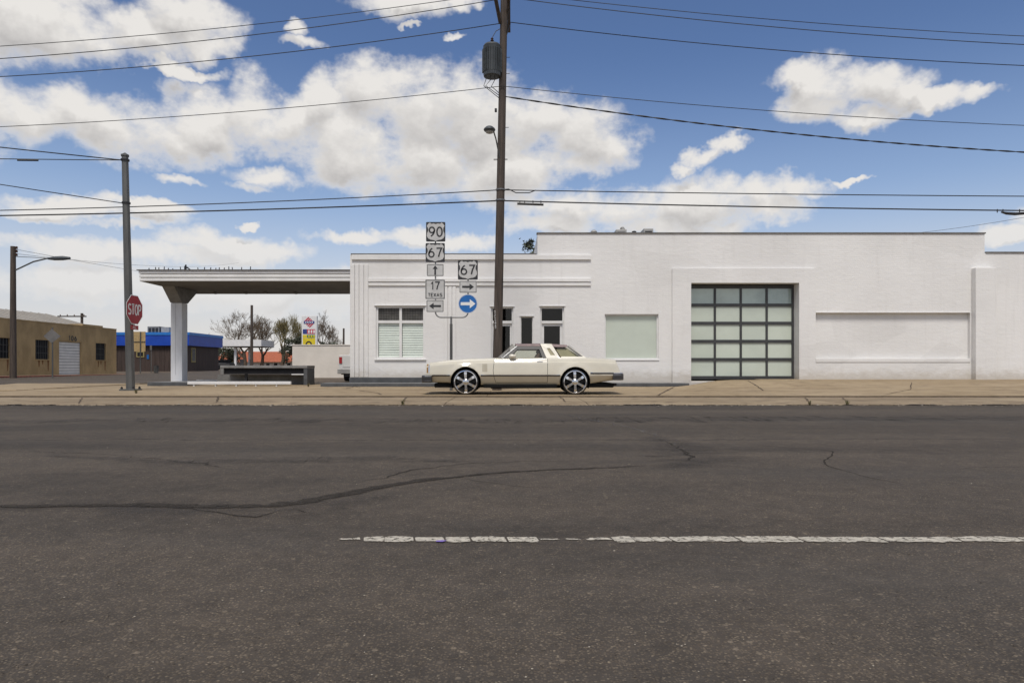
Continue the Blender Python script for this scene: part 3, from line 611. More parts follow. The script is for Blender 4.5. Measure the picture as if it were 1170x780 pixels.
# two glazed doors with transoms, a slit window between
def door(h, gx0, gx1):
    a, b, c, d = h; y = YF+.14; zt0, zt1 = bz(366.3), bz(352.2); rb = bz(369.3)
    fr = MB(); fr.box(a,a+.06,y-.06,y+.05,c,d).box(b-.06,b,y-.06,y+.05,c,d).box(a+.06,b-.06,y-.058,y+.048,zt1,d).box(a+.06,b-.06,y-.09,y+.048,rb,zt0)
    dr = fr.build('door', 'white', bld)
    leaf = MB(); zb_ = bz(416); t_ = bz(372.3)
    leaf.box(a+.063,gx0,y-.02,y+.03,c,rb-.004).box(gx1,b-.063,y-.02,y+.03,c,rb-.004).box(gx0,gx1,y-.018,y+.028,t_,rb-.004).box(gx0,gx1,y-.018,y+.028,c,zb_)
    leaf.build('leaf', 'white', dr)
    MB().quad((gx0,y+.01,zb_),(gx1,y+.01,zb_),(gx1,y+.01,t_),(gx0,y+.01,t_)).build('pane', 'glass', dr)
    MB().quad((a+.06,y,zt0),(b-.06,y,zt0),(b-.06,y,zt1),(a+.06,y,zt1)).build('transom_pane', 'glass', dr)
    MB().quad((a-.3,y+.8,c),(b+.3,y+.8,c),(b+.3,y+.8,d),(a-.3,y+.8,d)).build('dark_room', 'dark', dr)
    box('lintel', 'white', dr, a-.05, b+.05, YF-.035, YF-.002, d+.003, d+.035, bevel=.006)
    k = MB(); k.lathe([(.0,-.075),(.02,-.075),(.03,-.05),(.012,-.03),(.012,-.02)], ((gx0+a+.06)/2, y, 1.2), 'y', 12); k.build('door_knob', 'steel', dr, 40)
door(hD1, bx(565), bx(582.6)); door(hD2, bx(621.7), bx(640))
a, b, c, d = hN; y = YF+.12
sw = MB().box(a,a+.025,y-.05,y+.04,c,d).box(b-.025,b,y-.05,y+.04,c,d).box(a+.025,b-.025,y-.048,y+.038,d-.04,d).box(a+.025,b-.025,y-.048,y+.038,c,c+.04).build('window', 'white', bld)
MB().quad((a,y,c),(b,y,c),(b,y,d),(a,y,d)).build('pane', 'glass', sw)
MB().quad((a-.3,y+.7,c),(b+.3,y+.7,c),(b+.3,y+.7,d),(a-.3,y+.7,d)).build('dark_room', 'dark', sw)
box('lintel', 'white', sw, a-.05, b+.05, YF-.035, YF-.002, d+.003, d+.04, bevel=.006)
# frosted green window
a, b, c, d = hG; y = YF+.14
gw_ = MB().box(a,a+.05,y-.06,y+.05,c,d).box(b-.05,b,y-.06,y+.05,c,d).box(a+.05,b-.05,y-.058,y+.048,d-.06,d).box(a+.05,b-.05,y-.058,y+.048,c,c+.045).build('window', 'white', bld)
MB().box(a+.05,b-.05,y,y+.02,c+.045,d-.06).build('pane', 'frosted', gw_)
box('sill', 'white', gw_, a-.03, b+.03, YF-.03, YF+.06, c-.05, c-.003, bevel=.008)
# garage surround and door
s0, s1, st = bx(767.6), bx(930.8), bz(307)
sr = MB(); wall_face(sr, s0, s1, -.05, st, [(6.80,10.90,.25,4.02)], YF-.09, .089)
sr.quad((s0,YF-.09,-.05),(s0,YF,-.05),(s0,YF,st),(s0,YF-.09,st)); sr.quad((s1,YF-.09,-.05),(s1,YF,-.05),(s1,YF,st),(s1,YF-.09,st)); sr.quad((s0,YF-.09,st),(s1,YF-.09,st),(s1,YF,st),(s0,YF,st))
sr.build('door_surround', 'wall', bld)
mb = MB()                                   # deep reveals of the garage opening
mb.box(6.62,6.80,YF+.2205,YF+.62,.25,4.2).box(10.90,11.1,YF+.2205,YF+.62,.25,4.2).box(6.80,10.90,YF+.2205,YF+.62,4.02,4.2); mb.build('door_reveal', 'wall', bld)
gy = YF+.42; gx0, gx1, gz0, gz1 = 6.80, 10.90, .36, 3.98
gfr = MB(); vx = [gx0+.005, gx0+.95+.09, gx0+2.02, gx0+3.03, gx1-.005]
vx = [lerp(gx0+.045, gx1-.045, i/4) for i in range(5)]
rz = [lerp(gz0+.06, gz1-.06, i/5) for i in range(6)]
for v in vx: gfr.box(v-.042, v+.042, gy-.03, gy+.03, gz0, gz1)
gd = gfr.build('garage_door', 'gframe', bld, bevel=.004)
for i in range(4):
    for z in rz: box('rail', 'gframe', gd, vx[i]+.0435, vx[i+1]-.0435, gy-.036, gy+.024, z-.06, z+.06)
p0 = None
for i in range(4):
    for j in range(5):
        q = MB().box(vx[i]+.0435, vx[i+1]-.0435, gy+.004, gy+.014, rz[j]+.061, rz[j+1]-.061).build('pane', 'frosted' if j < 4 else 'skypane', gd)  # top row: sky reflection put into a darker teal base colour
# recessed panel, its sill, and the right pilaster
a, b, c, d = hP
box('recessed_panel', 'wall', bld, a-.02, b+.02, YF+.14, YF+.20, c-.02, d+.02)
box('panel_sill', 'wall', bld, a, b, YF-.02, YF+.139, c+.003, bz(409.5), bevel=.015)
box('panel_lintel', 'wall', bld, a-.02, b-.003, YF-.03, YF-.002, d+.002, d+.05, bevel=.012)
box('pilaster', 'wall', bld, bx(1110), bx(1133.5), YF-.25, YF-.002, -.05, bz(306.5), bevel=.02)
# low step with a painted kerb along the foot of the wall
stp = MB(); stp.box(X(366,25.0), 6.5, 25.0, 25.18, -.05, .235); k_o = stp.build('step_kerb', 'darkgrey', bld, bevel=.02)
stp = MB(); stp.box(X(366,25.0), 6.5, 25.182, 25.94, -.05, .237); stp.build('step_paving', 'greyconc', bld, bevel=.01)

# things on the roof
def roof_box(px0, px1, py0, D, label, hood):
    x0, x1, zt = X(px0,D), X(px1,D), Z(py0,D); r0 = zHi-.6
    o = empty('roof_cooler', ((x0+x1)/2, D+.4, r0), label, 'roof unit')
    MB().box(x0, x1, D, D+.8, zt-.55, zt).build('cabinet', 'hvac', o, bevel=.02)
    for i in range(4): box('louvre', 'darkmetal', o, x0+.06, x1-.06, D-.02, D-.002, zt-.47+i*.10, zt-.42+i*.10)
    for qx in (x0+.04, x1-.04):
        for qy in (D+.04, D+.76): box('stand_leg', 'darkmetal', o, qx-.03, qx+.03, qy-.03, qy+.03, r0, zt-.551)
    if hood: MB().prism([(x1-.12,D+.3,zt+.001),(x1+.05,D+.3,zt+.001),(x1-.10,D+.3,zt+.17),(x1-.20,D+.3,zt+.15)], (0,.3,0)).build('cowl', 'hvac', o)
roof_box(704, 716, 261.9, 30, 'galvanised roof cooler with a tilted cowl on the white building', True)
roof_box(735.5, 746.5, 260.9, 30, 'dark louvred roof cooler behind the white parapet', False)
o = empty('roof_vent', (X(678.5,30), 30, zHi-.6), 'small domed roof vent left of the coolers', 'roof vent')
MB().tube([(X(678.5,30),30,zHi-.6),(X(678.5,30),30,Z(265.9,30))], .07, 10).build('pipe', 'hvac', o, 40)
MB().lathe([(.14,0),(.15,.03),(.10,.10),(.03,.13)], (X(678.5,30),30,Z(265.9,30)), 'z', 14).build('dome', 'hvac', o, 40)
o = empty('roof_vent', (X(724.5,30), 30, zHi-.6), 'short capped vent pipe between the two roof coolers', 'roof vent')
MB().tube([(X(724.5,30),30,zHi-.6),(X(724.5,30),30,Z(265.8,30))], .05, 10).build('pipe', 'darkmetal', o, 40)
MB().lathe([(.10,0),(.10,.05),(.02,.08)], (X(724.5,30),30,Z(265.8,30)), 'z', 12).build('cap', 'darkmetal', o, 40)

# ------------------------------------------------------------------ filling-station canopy
can = empty('canopy', (-14, 28.4, .25), 'white filling station canopy on one square column', 'canopy')
cx0, cx1, cy0, cy1 = X(157,26), xL-.005, 26.0, 30.6
zb0, zt0 = Z(321.2,26), Z(308.5,26)
def slab_can(x0, x1, y0, y1, a, b): return MB().box(x0, x1, y0, y1, a, b)
ft = (zt0-zb0)/3
for i in range(3):                          # three stepped fascia bands
    z = zb0+ft*i; ins = (.06, .03, 0)[2-i] if False else (0.0, .03, .0)[i]
    mb = MB(); q = .012*(i)
    mb.box(cx0+.05-q, cx1, cy0+.05-q, cy0+.20, z+.012, z+ft-.012).box(cx0+.05-q, cx0+.20, cy0+.2005, cy1-.05+q, z+.012, z+ft-.012)
    mb.build('fascia_band', 'white', can, bevel=.012)
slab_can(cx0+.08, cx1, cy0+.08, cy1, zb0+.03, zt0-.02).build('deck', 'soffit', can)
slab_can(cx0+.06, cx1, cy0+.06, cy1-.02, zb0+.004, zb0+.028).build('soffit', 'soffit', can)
box('flashing', 'coping', can, cx0-.03, cx1, cy0-.03, cy1, zt0-.006, zt0+.02)
kx0, kx1, ky0, ky1 = -14.1, -13.63, 28.2, 28.68
zc = Z(345.6, 28.2)
MB().box(kx0, kx1, ky0, ky1, .2, zc-.012).build('column', 'colwhite', can, bevel=.015)
box('column_groove', 'soffit', can, kx0+.20, kx0+.206, ky0-.003, ky0-.0005, .5, zc-.05)
MB().prism([(kx0-.012,ky0-.012,zc),(kx0-.012,ky1+.012,zc),(kx0-.012,ky1+.95,zb0+.003),(kx0-.012,ky0-.70,zb0+.003)], (kx1-kx0+.024,0,0)).build('capital', 'greyconc', can, bevel=.01)
for px, D in ((246,29.6),(281,29.6),(303,29.4),(338,29.6),(364,29.4)):
    MB().lathe([(.04,0),(.04,-.03),(.09,-.05),(.09,-.10),(.05,-.11)], (X(px,D), D, zb0+.004), 'z', 14).build('light_fitting', 'greyconc', can, 40)
for px in (170,178,181.5,187.5,192,197.5,206.5,226.5,233.5,240.5,246.5,250.5,256,261.5,265.8,276,286): # little stubs along the roof edge
    D = 26.3; z = zt0+.02; h = random.uniform(.08,.16)
    MB().tube([(X(px,D),D,z),(X(px,D)+random.uniform(-.02,.02),D,z+h)], .018, 5).build('roof_spike', 'darkmetal', can)
o = empty('bird_scarer', (X(212.5,26.4), 26.4, zt0+.02), 'small dark bent bracket standing on top of the white canopy', 'bracket')
bxx = X(212.5,26.4); zt = zt0+.02
MB().tube([(bxx-.03,26.4,zt),(bxx-.02,26.4,zt+.16),(bxx+.0,26.4,zt+.25)], [.045,.05,.02], 6).build('upright', 'darkmetal', o, 40)
MB().tube([(bxx-.03,26.4,zt+.10),(bxx+.06,26.4,zt+.13),(bxx+.18,26.4,zt+.04)], [.03,.03,.02], 6).build('arm', 'darkmetal', o, 40)
o = empty('column_island', (-14, 27.3, .1), 'dark grey kerbed island around the foot of the canopy column', 'kerb island')
MB().box(X(168,26), X(214,26), 26.0, 26.18, .02, .25).build('kerb', 'darkgrey', o, bevel=.02)
MB().box(X(168,26), X(214,26), 26.182, 29.6, .02, .248).build('paving', 'greyconc', o, bevel=.01)
o = empty('low_rail', (-9.8, 25.7, .11), 'long low white rail in front of the grey counter', 'rail')
ra, rb_ = X(214.6,25.7), X(332.5,25.7)
MB().box(ra, rb_, 25.65, 25.78, .17, .285).build('bar', 'white', o, bevel=.015)
for t in (.06,.27,.47,.66,.86): box('rail_foot', 'white', o, lerp(ra,rb_,t)-.03, lerp(ra,rb_,t)+.03, 25.68, 25.75, .10, .169)
o = empty('low_rail', (-13.2, 30.2, .13), 'short low white rail behind the long one, by the column', 'rail')
MB().box(X(224,30), X(249,30), 30.0, 30.14, .20, .27).build('bar', 'white', o, bevel=.012)
for px in (228,245): box('rail_foot', 'white', o, X(px,30)-.03, X(px,30)+.03, 30.03, 30.1, .11, .199)
# grey concrete counter under the canopy
o = empty('concrete_counter', (-9.7, 27.6, .12), 'dark grey concrete counter with a slab top under the canopy', 'counter')
Dq = 27.0; l0, l1 = X(251.5,Dq), X(351,Dq); zt = Z(417.4,Dq); zu = Z(420.4,Dq)
MB().box(l0, l1, Dq, Dq+1.05, zu, zt).build('top_slab', 'greyconc', o, bevel=.012)
box('front_strip', 'dark', o, l0+.13, l1-.16, Dq+.10, Dq+.16, Z(427.3,Dq), zu-.002)  # near-black strip set back under the top slab
box('end_block', 'greyconc', o, l0+.005, l0+.128, Dq+.02, Dq+.9, Z(427.3,Dq), zu-.002)
MB().box(l1-.155, l1-.005, Dq+.03, Dq+1.02, .10, zu-.002).build('leg', 'darkgrey', o, bevel=.01)
box('back_wall', 'greyconc', o, X(248.5,27.9), l1-.16, 27.9, 28.02, .10, Z(427.8,27.9))
MB().box(X(279.6,27.2), X(282.2,27.2), 27.2, 27.3, .10, Z(427.35,27.0)).build('post', 'darkmetal', o)
box('shelf', 'white', o, X(333,27.05), l1-.16, 27.05, 27.35, Z(428.1,27.05), Z(427.0,27.05))

# ------------------------------------------------------------------ utility pole, wires, road signs
DP = 21.6
pole = empty('utility_pole', (X(567.5,DP), DP, .09), 'tall leaning brown wooden utility pole behind the cream car', 'utility pole')
def pole_x(z): return lerp(X(568.2,DP), X(576.0,DP), clamp((z-.8)/(Z(0,DP)-.8), -.1, 1.4))
zs = [.0,2,4,6,8,10,12,13.6]
MB().tube([(pole_x(z),DP,z) for z in zs], [lerp(.150,.108,z/13.6) for z in zs], 20).build('shaft', 'wood', pole, 50)
rw = random.Random(5)
for i in range(26):                          # drying checks in the wood
    a = R(rw.uniform(200,340)); z = rw.uniform(.6,12.5); l = rw.uniform(.5,1.6); r0 = lerp(.150,.108,z/13.6)+.001; r1 = lerp(.150,.108,(z+l)/13.6)+.001
    p0 = Vector((pole_x(z)+math.cos(a)*r0, DP+math.sin(a)*r0, z)); p1 = Vector((pole_x(z+l)+math.cos(a+.05)*r1, DP+math.sin(a+.05)*r1, z+l))
    MB().tube([p0, (p0+p1)/2, p1], [.001,.005,.001], 4).build('drying_check', 'darkmetal', pole)
# white stencil down the pole
tg = MB(); rt = random.Random(2)
for k in range(11):
    z = Z(355.5+k*1.9, DP-.15); xx = X(565.4+k*.08, DP-.15)
    for s in range(2): tg.box(xx+rt.uniform(-.028,.0), xx+rt.uniform(.008,.03), DP-.158, DP-.150+.02, z-.02+s*.018, z-.02+s*.018+rt.uniform(.006,.012))
tg.build('stencil_mark', 'signwhite', pole)
# crossarm running away from the camera, with insulators
zc_ = 12.06; xc = pole_x(zc_)+.155
MB().box(xc-.05, xc+.05, DP-1.25, DP+1.25, zc_-.06, zc_+.06).build('crossarm', 'wood', pole, bevel=.008)
for s in (-1, 1): MB().tube([(pole_x(zc_-.75)-.05*0+.10,DP,zc_-.75),(xc+.045,DP+s*.75,zc_)], .014, 6).build('crossarm_brace', 'darkmetal', pole)
MB().tube([(pole_x(11.7)-.10,DP-.05,11.65),(pole_x(12.6)-.30,DP-.6,12.35)], .06, 8).build('side_arm', 'wood', pole, 50)
INS = {}
for nm, D in (('a',20.75),('b',21.15),('c',22.7),('x',20.5)):
    MB().lathe([(.015,.06),(.015,.13),(.055,.135),(.06,.17),(.035,.18),(.05,.205),(.045,.235),(.02,.25)], (xc, D, zc_), 'z', 12).build('insulator', 'porcelain', pole, 40)
    INS[nm] = (xc, D, zc_+.255)
# transformer
tx, ty = X(562.3,DP-.1), DP-.12
tr = MB(); zb_, zt_ = Z(87.6,ty), Z(54,ty)
tr.lathe([(.20,zb_-.02),(.265,zb_),(.275,zb_+.06),(.275,zt_-.02),(.285,zt_),(.25,zt_+.06),(.12,zt_+.12)], (tx,ty,0), 'z', 28)
t_o = tr.build('transformer', 'transf', pole, 35)
for k in range(14):
    a = R(180+k*13); MB().box(-.006,.006,-.03,0,zb_+.12,zt_-.10)
    p = Vector((tx+math.cos(a)*.275, ty+math.sin(a)*.275, 0)); q = Vector((tx+math.cos(a)*.315, ty+math.sin(a)*.315, 0)); n = Vector((-math.sin(a), math.cos(a), 0))*.006
    MB().prism([p-n+Vector((0,0,zb_+.1)), p+n+Vector((0,0,zb_+.1)), q+n+Vector((0,0,zb_+.1)), q-n+Vector((0,0,zb_+.1))], (0,0,zt_-zb_-.2)).build('cooling_fin', 'transf', t_o)
MB().lathe([(.03,0),(.06,.03),(.03,.06),(.06,.09),(.03,.12),(.05,.15),(.015,.19)], (tx,ty,zt_+.11), 'z', 12).build('bushing', 'porcelain', t_o, 40)
box('bracket', 'darkmetal', t_o, tx+.2, pole_x(9.5)-.09, DP-.14, DP-.04, zt_-.35, zt_-.28)
box('bracket', 'darkmetal', t_o, tx+.2, pole_x(9.5)-.09, DP-.14, DP-.04, zb_+.2, zb_+.27)
def sagline(a, b, n=8, sag=.06): return [tuple(Vector(a).lerp(Vector(b), i/n) - Vector((0,0,sag*4*(i/n)*(1-i/n)))) for i in range(n+1)]
MB().tube([(tx,ty,zt_+.29),(tx+.12,ty,zt_+.50),(pole_x(11)-.1,DP-.1,Z(35,DP))], .012, 6).build('lead', 'polegrey', pole, 60)
for dx, dz, ex in ((-.20,.02,-.26),(-.05,.02,-.20),(.08,.0,-.02)):
    MB().tube([(tx+dx,ty-.1,zb_),(tx+dx+.01,ty-.1,zb_-.14),(tx+ex,ty-.05,zb_-.33+dz),(pole_x(9)-.08,DP-.1,Z(110-20*dx,DP))], .012, 5).build('lead', 'wire', pole, 60)
for py in (66,84.5,146): MB().tube([(pole_x(Z(py,DP))-.02,DP,Z(py,DP)),(pole_x(Z(py,DP))+.22,DP-.02,Z(py,DP))], .010, 5).build('step_bolt', 'darkmetal', pole)
for py in (182,183): MB().tube([(pole_x(Z(py,DP))-.24,DP,Z(py,DP)),(pole_x(Z(py,DP))+.20,DP-.02,Z(py,DP))], .009, 5).build('step_bolt', 'darkmetal', pole)
MB().box(X(565.2,DP), X(567.8,DP), DP-.05, DP+.05, Z(128,DP), Z(124.3,DP)).build('photocell', 'darkmetal', pole, bevel=.01)
# street light head seen on the pole's left, its arm coming forward
lx, lz, ly = X(559.3,DP-.5), Z(148,DP-.5), DP-.5
MB().lathe([(.02,.10),(.10,.085),(.165,.03),(.185,-.01),(.165,-.05),(.10,-.085),(.02,-.10)], (lx,ly,lz), 'z', 22).build('lamp_head', 'transf', pole, 40)
MB().lathe([(.13,-.062),(.11,-.105),(.05,-.128)], (lx,ly,lz), 'z', 18).build('lamp_lens', 'hvac', pole, 40)
MB().tube([(lx+.13,ly+.05,lz-.06),(lx+.19,ly+.25,lz-.20),(pole_x(lz)-.05,DP-.1,Z(183,DP))], .022, 8).build('lamp_arm', 'polegrey', pole, 60)
for py in (217,229): MB().lathe([(.150,-.02),(.155,-.02),(.155,.02),(.150,.02)], (pole_x(Z(py,DP)),DP,Z(py,DP)), 'z', 20).build('band', 'steel', pole, 60)
# wires along the street: parabolas between this pole and its neighbours 52 m away on either side
SPAN = 52.
def wire(name, D, y0, yl, yr, rad, label, x0=None, n=44):
    x0 = pole_x(Z(y0,D)) if x0 is None else x0; pts = []
    for sgn, ye in ((-1, yl), (1, yr)):
        if ye is None: continue
        xe = 585*D/F; t = xe/SPAN; sag = (Z(y0,D)-Z(ye,D))/(4*t*(1-t))
        half = [(x0+sgn*SPAN*i/n, D, Z(y0,D)-4*sag*(i/n)*(1-i/n)) for i in range(n+1)]
        pts = half[::-1]+pts if sgn < 0 else (pts[:-1] if pts else [])+half
    o = MB().tube(pts, rad, 6).build(name, 'wire', smooth=60, origin=(x0, D, Z(y0,D)))
    return tag(o, label, 'wire', 'wires on the wooden pole')
wire('power_line', 20.75, -9, 53.6, 41, .010, 'topmost thin power line crossing the sky past the pole top')
wire('power_line', 21.15, -2.5, 67.5, 51, .012, 'second highest thin power line crossing the whole sky', xc)
wire('power_line', 22.7, 25.5, 88, 75, .013, 'power line meeting the far end of the crossarm', xc)
wire('power_line', 21.45, 98.5, 145.5, 143, .010, 'thin power line passing just below the transformer')
wire('phone_line', 21.8, 217, 240.7, 224.2, .015, 'upper of the two phone lines low across the sky')
wire('phone_line', 21.8, 229.3, 246.6, 240.5, .021, 'lower thicker phone line carrying black splice cases')
gx_ = pole_x(Z(111,DP))+.1; g0 = (gx_, DP-.1, Z(112,DP)); xe = 585*21.5/F; t_ = xe/SPAN; sg_ = (Z(112,21.5)-Z(175,21.5))/(4*t_*(1-t_))
tw = MB(); base_pts = [(gx_+SPAN*i/260, 21.5, g0[2]-4*sg_*(i/260)*(1-i/260)) for i in range(261)]
for ph in (0, math.pi): tw.tube([(x, y+.014*math.cos(i*1.1+ph), z+.014*math.sin(i*1.1+ph)) for i, (x,y,z) in enumerate(base_pts)], .014, 5)
tag(tw.build('service_cable', 'wire', smooth=60, origin=g0), 'thick twisted black cable running from the pole to the right', 'wire')
o = empty('splice_case', (X(605.5,21.8), 21.8, Z(232,21.8)), 'long black splice case hanging right of the wooden pole', 'cable case')
MB().tube([(X(591,21.8),21.8,Z(232.8,21.8)),(X(621,21.8),21.8,Z(233.9,21.8))], .038, 10).build('case', 'blacktrim', o, 50)
for px in (594,599.5,609,618): MB().tube([(X(px,21.8),21.8,Z(229.2,21.8)),(X(px,21.8),21.8,Z(233,21.8))], .013, 6).build('strap', 'blacktrim', o)
MB().tube([(X(575,21.8),21.8,Z(216.8,21.8)),(X(581,21.8),21.7,Z(217,21.8)),(X(589.5,21.8),21.7,Z(221.3,21.8)),(X(604.5,21.8),21.7,Z(221.3,21.8)),(X(612,21.8),21.8,Z(217.4,21.8))], .015, 6).build('drip_loop', 'wire', o, 60)
o = empty('splice_case', (X(1158,21.8), 21.8, Z(242,21.8)), 'black looped splice case at the right edge of the sky', 'cable case')
MB().tube([(X(1144,21.8),21.8,Z(242.3,21.8)),(X(1150,21.8),21.8,Z(243.8,21.8)),(X(1160,21.8),21.8,Z(244.4,21.8)),(X(1172,21.8),21.8,Z(243.6,21.8)),(X(1182,21.8),21.8,Z(241.8,21.8))], [.025,.045,.05,.045,.025], 10).build('case', 'blacktrim', o, 50)
for px in (1139.5,1146,1165,1180): MB().tube([(X(px,21.8),21.8,Z(239,21.8)),(X(px,21.8),21.8,Z(243,21.8))], .016, 6).build('strap', 'blacktrim', o)
tag(MB().tube(sagline((X(1040,30.2),30.2,Z(267,30.2)), (24.5,24,Z(200,24)), 14, .25), .008, 5).build('guy_wire', 'polegrey', origin=(X(1040,30.2),30.2,Z(267,30.2))), 'thin slanting wire rising above the right end of the roof', 'wire')

# sign assembly behind the car -------------------------------------------------
DS = 21.4; sx = lambda px: X(px, DS); sz = lambda py: Z(py, DS)
sg = empty('highway_sign_post', (sx(515.5), DS, .09), 'forked steel post carrying highway route shields and arrow plates', 'road sign')
MB().tube([(sx(515.5),DS,.05),(sx(515.5),DS,sz(370))], .045, 12).build('post', 'polegrey', sg, 50)
MB().tube([(sx(515.5),DS,sz(374)),(sx(515.5),DS,sz(361.5))], .032, 12).build('collar', 'steel', sg, 50)
def riser(px, top):
    pts = [(sx(516),DS,sz(362.5))]+[(sx(px)+ (1 if px < 515 else -1)*(.17-.17*math.sin(R(k*15))), DS, sz(362.5)+.17-.17*math.cos(R(k*15))) for k in range(7)]+[(sx(px),DS,sz(top))]
    MB().tube(pts, .022, 10).build('riser', 'steel', sg, 50)
riser(497.6, 256); riser(534.8, 299)
FR = (0,-1,0); UX, UZ = (1,0,0), (0,0,1)
def panel(x0, x1, y0, y1, mat, label, rad=.03):
    a, b, c, d = sx(x0), sx(x1), sz(y1), sz(y0); pts = []
    for (qx, qz, s) in ((b-rad,c+rad,-90),(b-rad,d-rad,0),(a+rad,d-rad,90),(a+rad,c+rad,180)): pts += [(qx+rad*math.cos(R(s+k*30)), DS-.045, qz+rad*math.sin(R(s+k*30))) for k in range(4)]
    o = MB().prism(pts, (0,.006,0)).build('sign_panel', mat, sg); o['label'] = label; return o, (a+b)/2, (c+d)/2, b-a, d-c
SH = [(0,.80),(.22,.88),(.45,.84),(.62,.96),(.78,.86),(.95,.62),(.82,.40),(.80,.12),(.93,-.18),(.94,-.45),(.80,-.70),(.55,-.82),(.25,-.86),(0,-.97)]
def us_route(x0, x1, y0, y1, num, label):
    o, cx, cz, w, h = panel(x0, x1, y0, y1, 'signblack', label)
    pts = [(cx+p[0]*w*.5*.97, DS-.0475, cz+p[1]*h*.5*.97) for p in SH]+[(cx-p[0]*w*.5*.97, DS-.0475, cz+p[1]*h*.5*.97) for p in SH[-2:0:-1]]
    MB().prism(pts, (0,.002,0)).build('shield', 'signface', o)
    text_mb(num, (cx,0,cz+.0*h), UX, UZ, h*.46, w*.66, (0,DS-.0495,0), .17, .30).build('numeral', 'signblack', o)
us_route(487,509,254,276.4,'90','black and white route 90 shield at the top'); us_route(486.5,508.4,278,299.8,'67','route 67 shield below the route 90 shield'); us_route(523.3,546,297.4,319.7,'67','route 67 shield on the right riser')
def frame_sub(o, cx, cz, w, h, t, mat='signblack'):
    m_ = MB(); y = DS-.0475; i = .012
    for a in ((cx-w/2+i,cx+w/2-i,cz+h/2-i-t,cz+h/2-i),(cx-w/2+i,cx+w/2-i,cz-h/2+i,cz-h/2+i+t),(cx-w/2+i,cx-w/2+i+t,cz-h/2+i+t,cz+h/2-i-t),(cx+w/2-i-t,cx+w/2-i,cz-h/2+i+t,cz+h/2-i-t)): m_.quad((a[0],y,a[2]),(a[1],y,a[2]),(a[1],y,a[3]),(a[0],y,a[3]))
    m_.build('border', mat, o)
ARW = [(-.5,-.09),(.12,-.09),(.12,-.27),(.5,0),(.12,.27),(.12,.09),(-.5,.09)]
def arrow(o, cx, cz, s, ang, mat, y, fat=1.):
    c, q = math.cos(R(ang)), math.sin(R(ang))
    MB().prism([(cx+s*(p[0]*c-p[1]*fat*q), y, cz+s*(p[0]*q+p[1]*fat*c)) for p in ARW], (0,.001,0)).build('arrow', mat, o)
for (q, ang, lab) in (((487.8,507.1,301.9,315.7),90,'white plate with a black arrow pointing up'),((487.4,507.1,342.8,356.6),180,'white plate with a black arrow pointing left'),((525,544.8,321,334.7),0,'white plate with a black arrow pointing right')):
    o, cx, cz, w, h = panel(*q, 'signface', lab); frame_sub(o, cx, cz, w, h, .014); arrow(o, cx, cz, .30 if ang == 90 else .37, ang, 'signblack', DS-.049, 1.0)
o, cx, cz, w, h = panel(486.1,508.6,319.5,341.9,'signface','white square state route 17 plate'); frame_sub(o, cx, cz, w, h, .022)
text_mb('17', (cx,0,cz+.11), UX, UZ, h*.38, w*.42, (0,DS-.0495,0), .16, .22).build('numeral', 'signblack', o)
text_mb('TEXAS', (cx,0,cz-.175), UX, UZ, h*.16, w*.70, (0,DS-.0495,0), .22, .25).build('lettering', 'signblack', o)
cx, cz = sx(534.7), sz(347.1)
o = MB().lathe([(.295,-.006),(.295,0)], (cx,DS-.039,cz), 'y', 40).build('sign_disc', 'signblue', sg); o['label'] = 'round blue sign with a white right arrow'
rg = MB(); ribbon(rg, arc(0,0,.284,.284,0,360,48), .010, (cx,0,cz), UX, UZ, (0,DS-.0475,0)); rg.build('border', 'signwhite', o)
arrow(o, cx+.005, cz, .46, 0, 'signwhite', DS-.048, 1.15)

# grey steel corner pole with the stop sign ------------------------------------
DL = 21.5; lpx = X(149.3, DL)
sp_ = empty('steel_pole', (lpx, DL, .09), 'grey steel corner pole with a finial cap, left of the canopy', 'pole')
ztop = Z(178, DL); xt = X(142.8, DL)
MB().tube([(lpx,DL,.05),(lerp(lpx,xt,.5),DL,ztop/2),(xt,DL,ztop)], [.132,.118,.098], 8).build('shaft', 'polegrey', sp_, 30)
MB().lathe([(.12,-.02),(.12,.03),(.06,.06),(.025,.09)], (xt,DL,ztop), 'z', 8).build('cap', 'polegrey', sp_)
MB().box(lpx-.24,lpx+.24,DL-.24,DL+.24,.05,.135).build('base_plate', 'polegrey', sp_, bevel=.015)
for a, b in ((-1,-1),(1,-1),(-1,1),(1,1)): MB().lathe([(.04,.135),(.04,.185),(.022,.187),(.022,.21)], (lpx+a*.18,DL+b*.18,0), 'z', 6).build('anchor_bolt', 'darkmetal', sp_)
for py in (183,232): MB().lathe([(.122,-.025),(.128,-.025),(.128,.025),(.122,.025)], (lerp(lpx,xt,Z(py,DL)/ztop),DL,Z(py,DL)), 'z', 16).build('cable_band', 'darkmetal', sp_, 50)
ss = empty('stop_sign', (lpx+.16, DL, Z(354,DL)-.5), 'red octagonal stop sign turned sideways on the grey steel pole', 'stop sign')
cyy, czz, rs = DL-.0, Z(353.8,DL), .455; xs_ = X(150.0,DL)+.10
oc = lambda r: [(0, r*math.cos(R(22.5+45*k)), r*math.sin(R(22.5+45*k))) for k in range(8)]
rs /= math.cos(R(22.5))
so = MB().prism([(xs_, cyy+p[1], czz+p[2]) for p in oc(rs)], (.006,0,0)).build('face', 'signwhite', ss)
MB().prism([(xs_+.007, cyy+p[1], czz+p[2]) for p in oc(rs*.955)], (.001,0,0)).build('red_field', 'signred', so)
text_mb('STOP', (0,cyy,czz), (0,1,0), (0,0,1), .31, .70, (xs_+.0095,0,0), .17, .20).build('lettering', 'signwhite', so)
MB().box(xs_-.02,xs_-.001,cyy-.02,cyy+.02,czz-.62,czz+.4).build('bracket', 'steel', ss)
ap = MB().box(xs_,xs_+.006,cyy-.22,cyy+.22,czz-.63,czz-.49).build('plate', 'signred', ss)
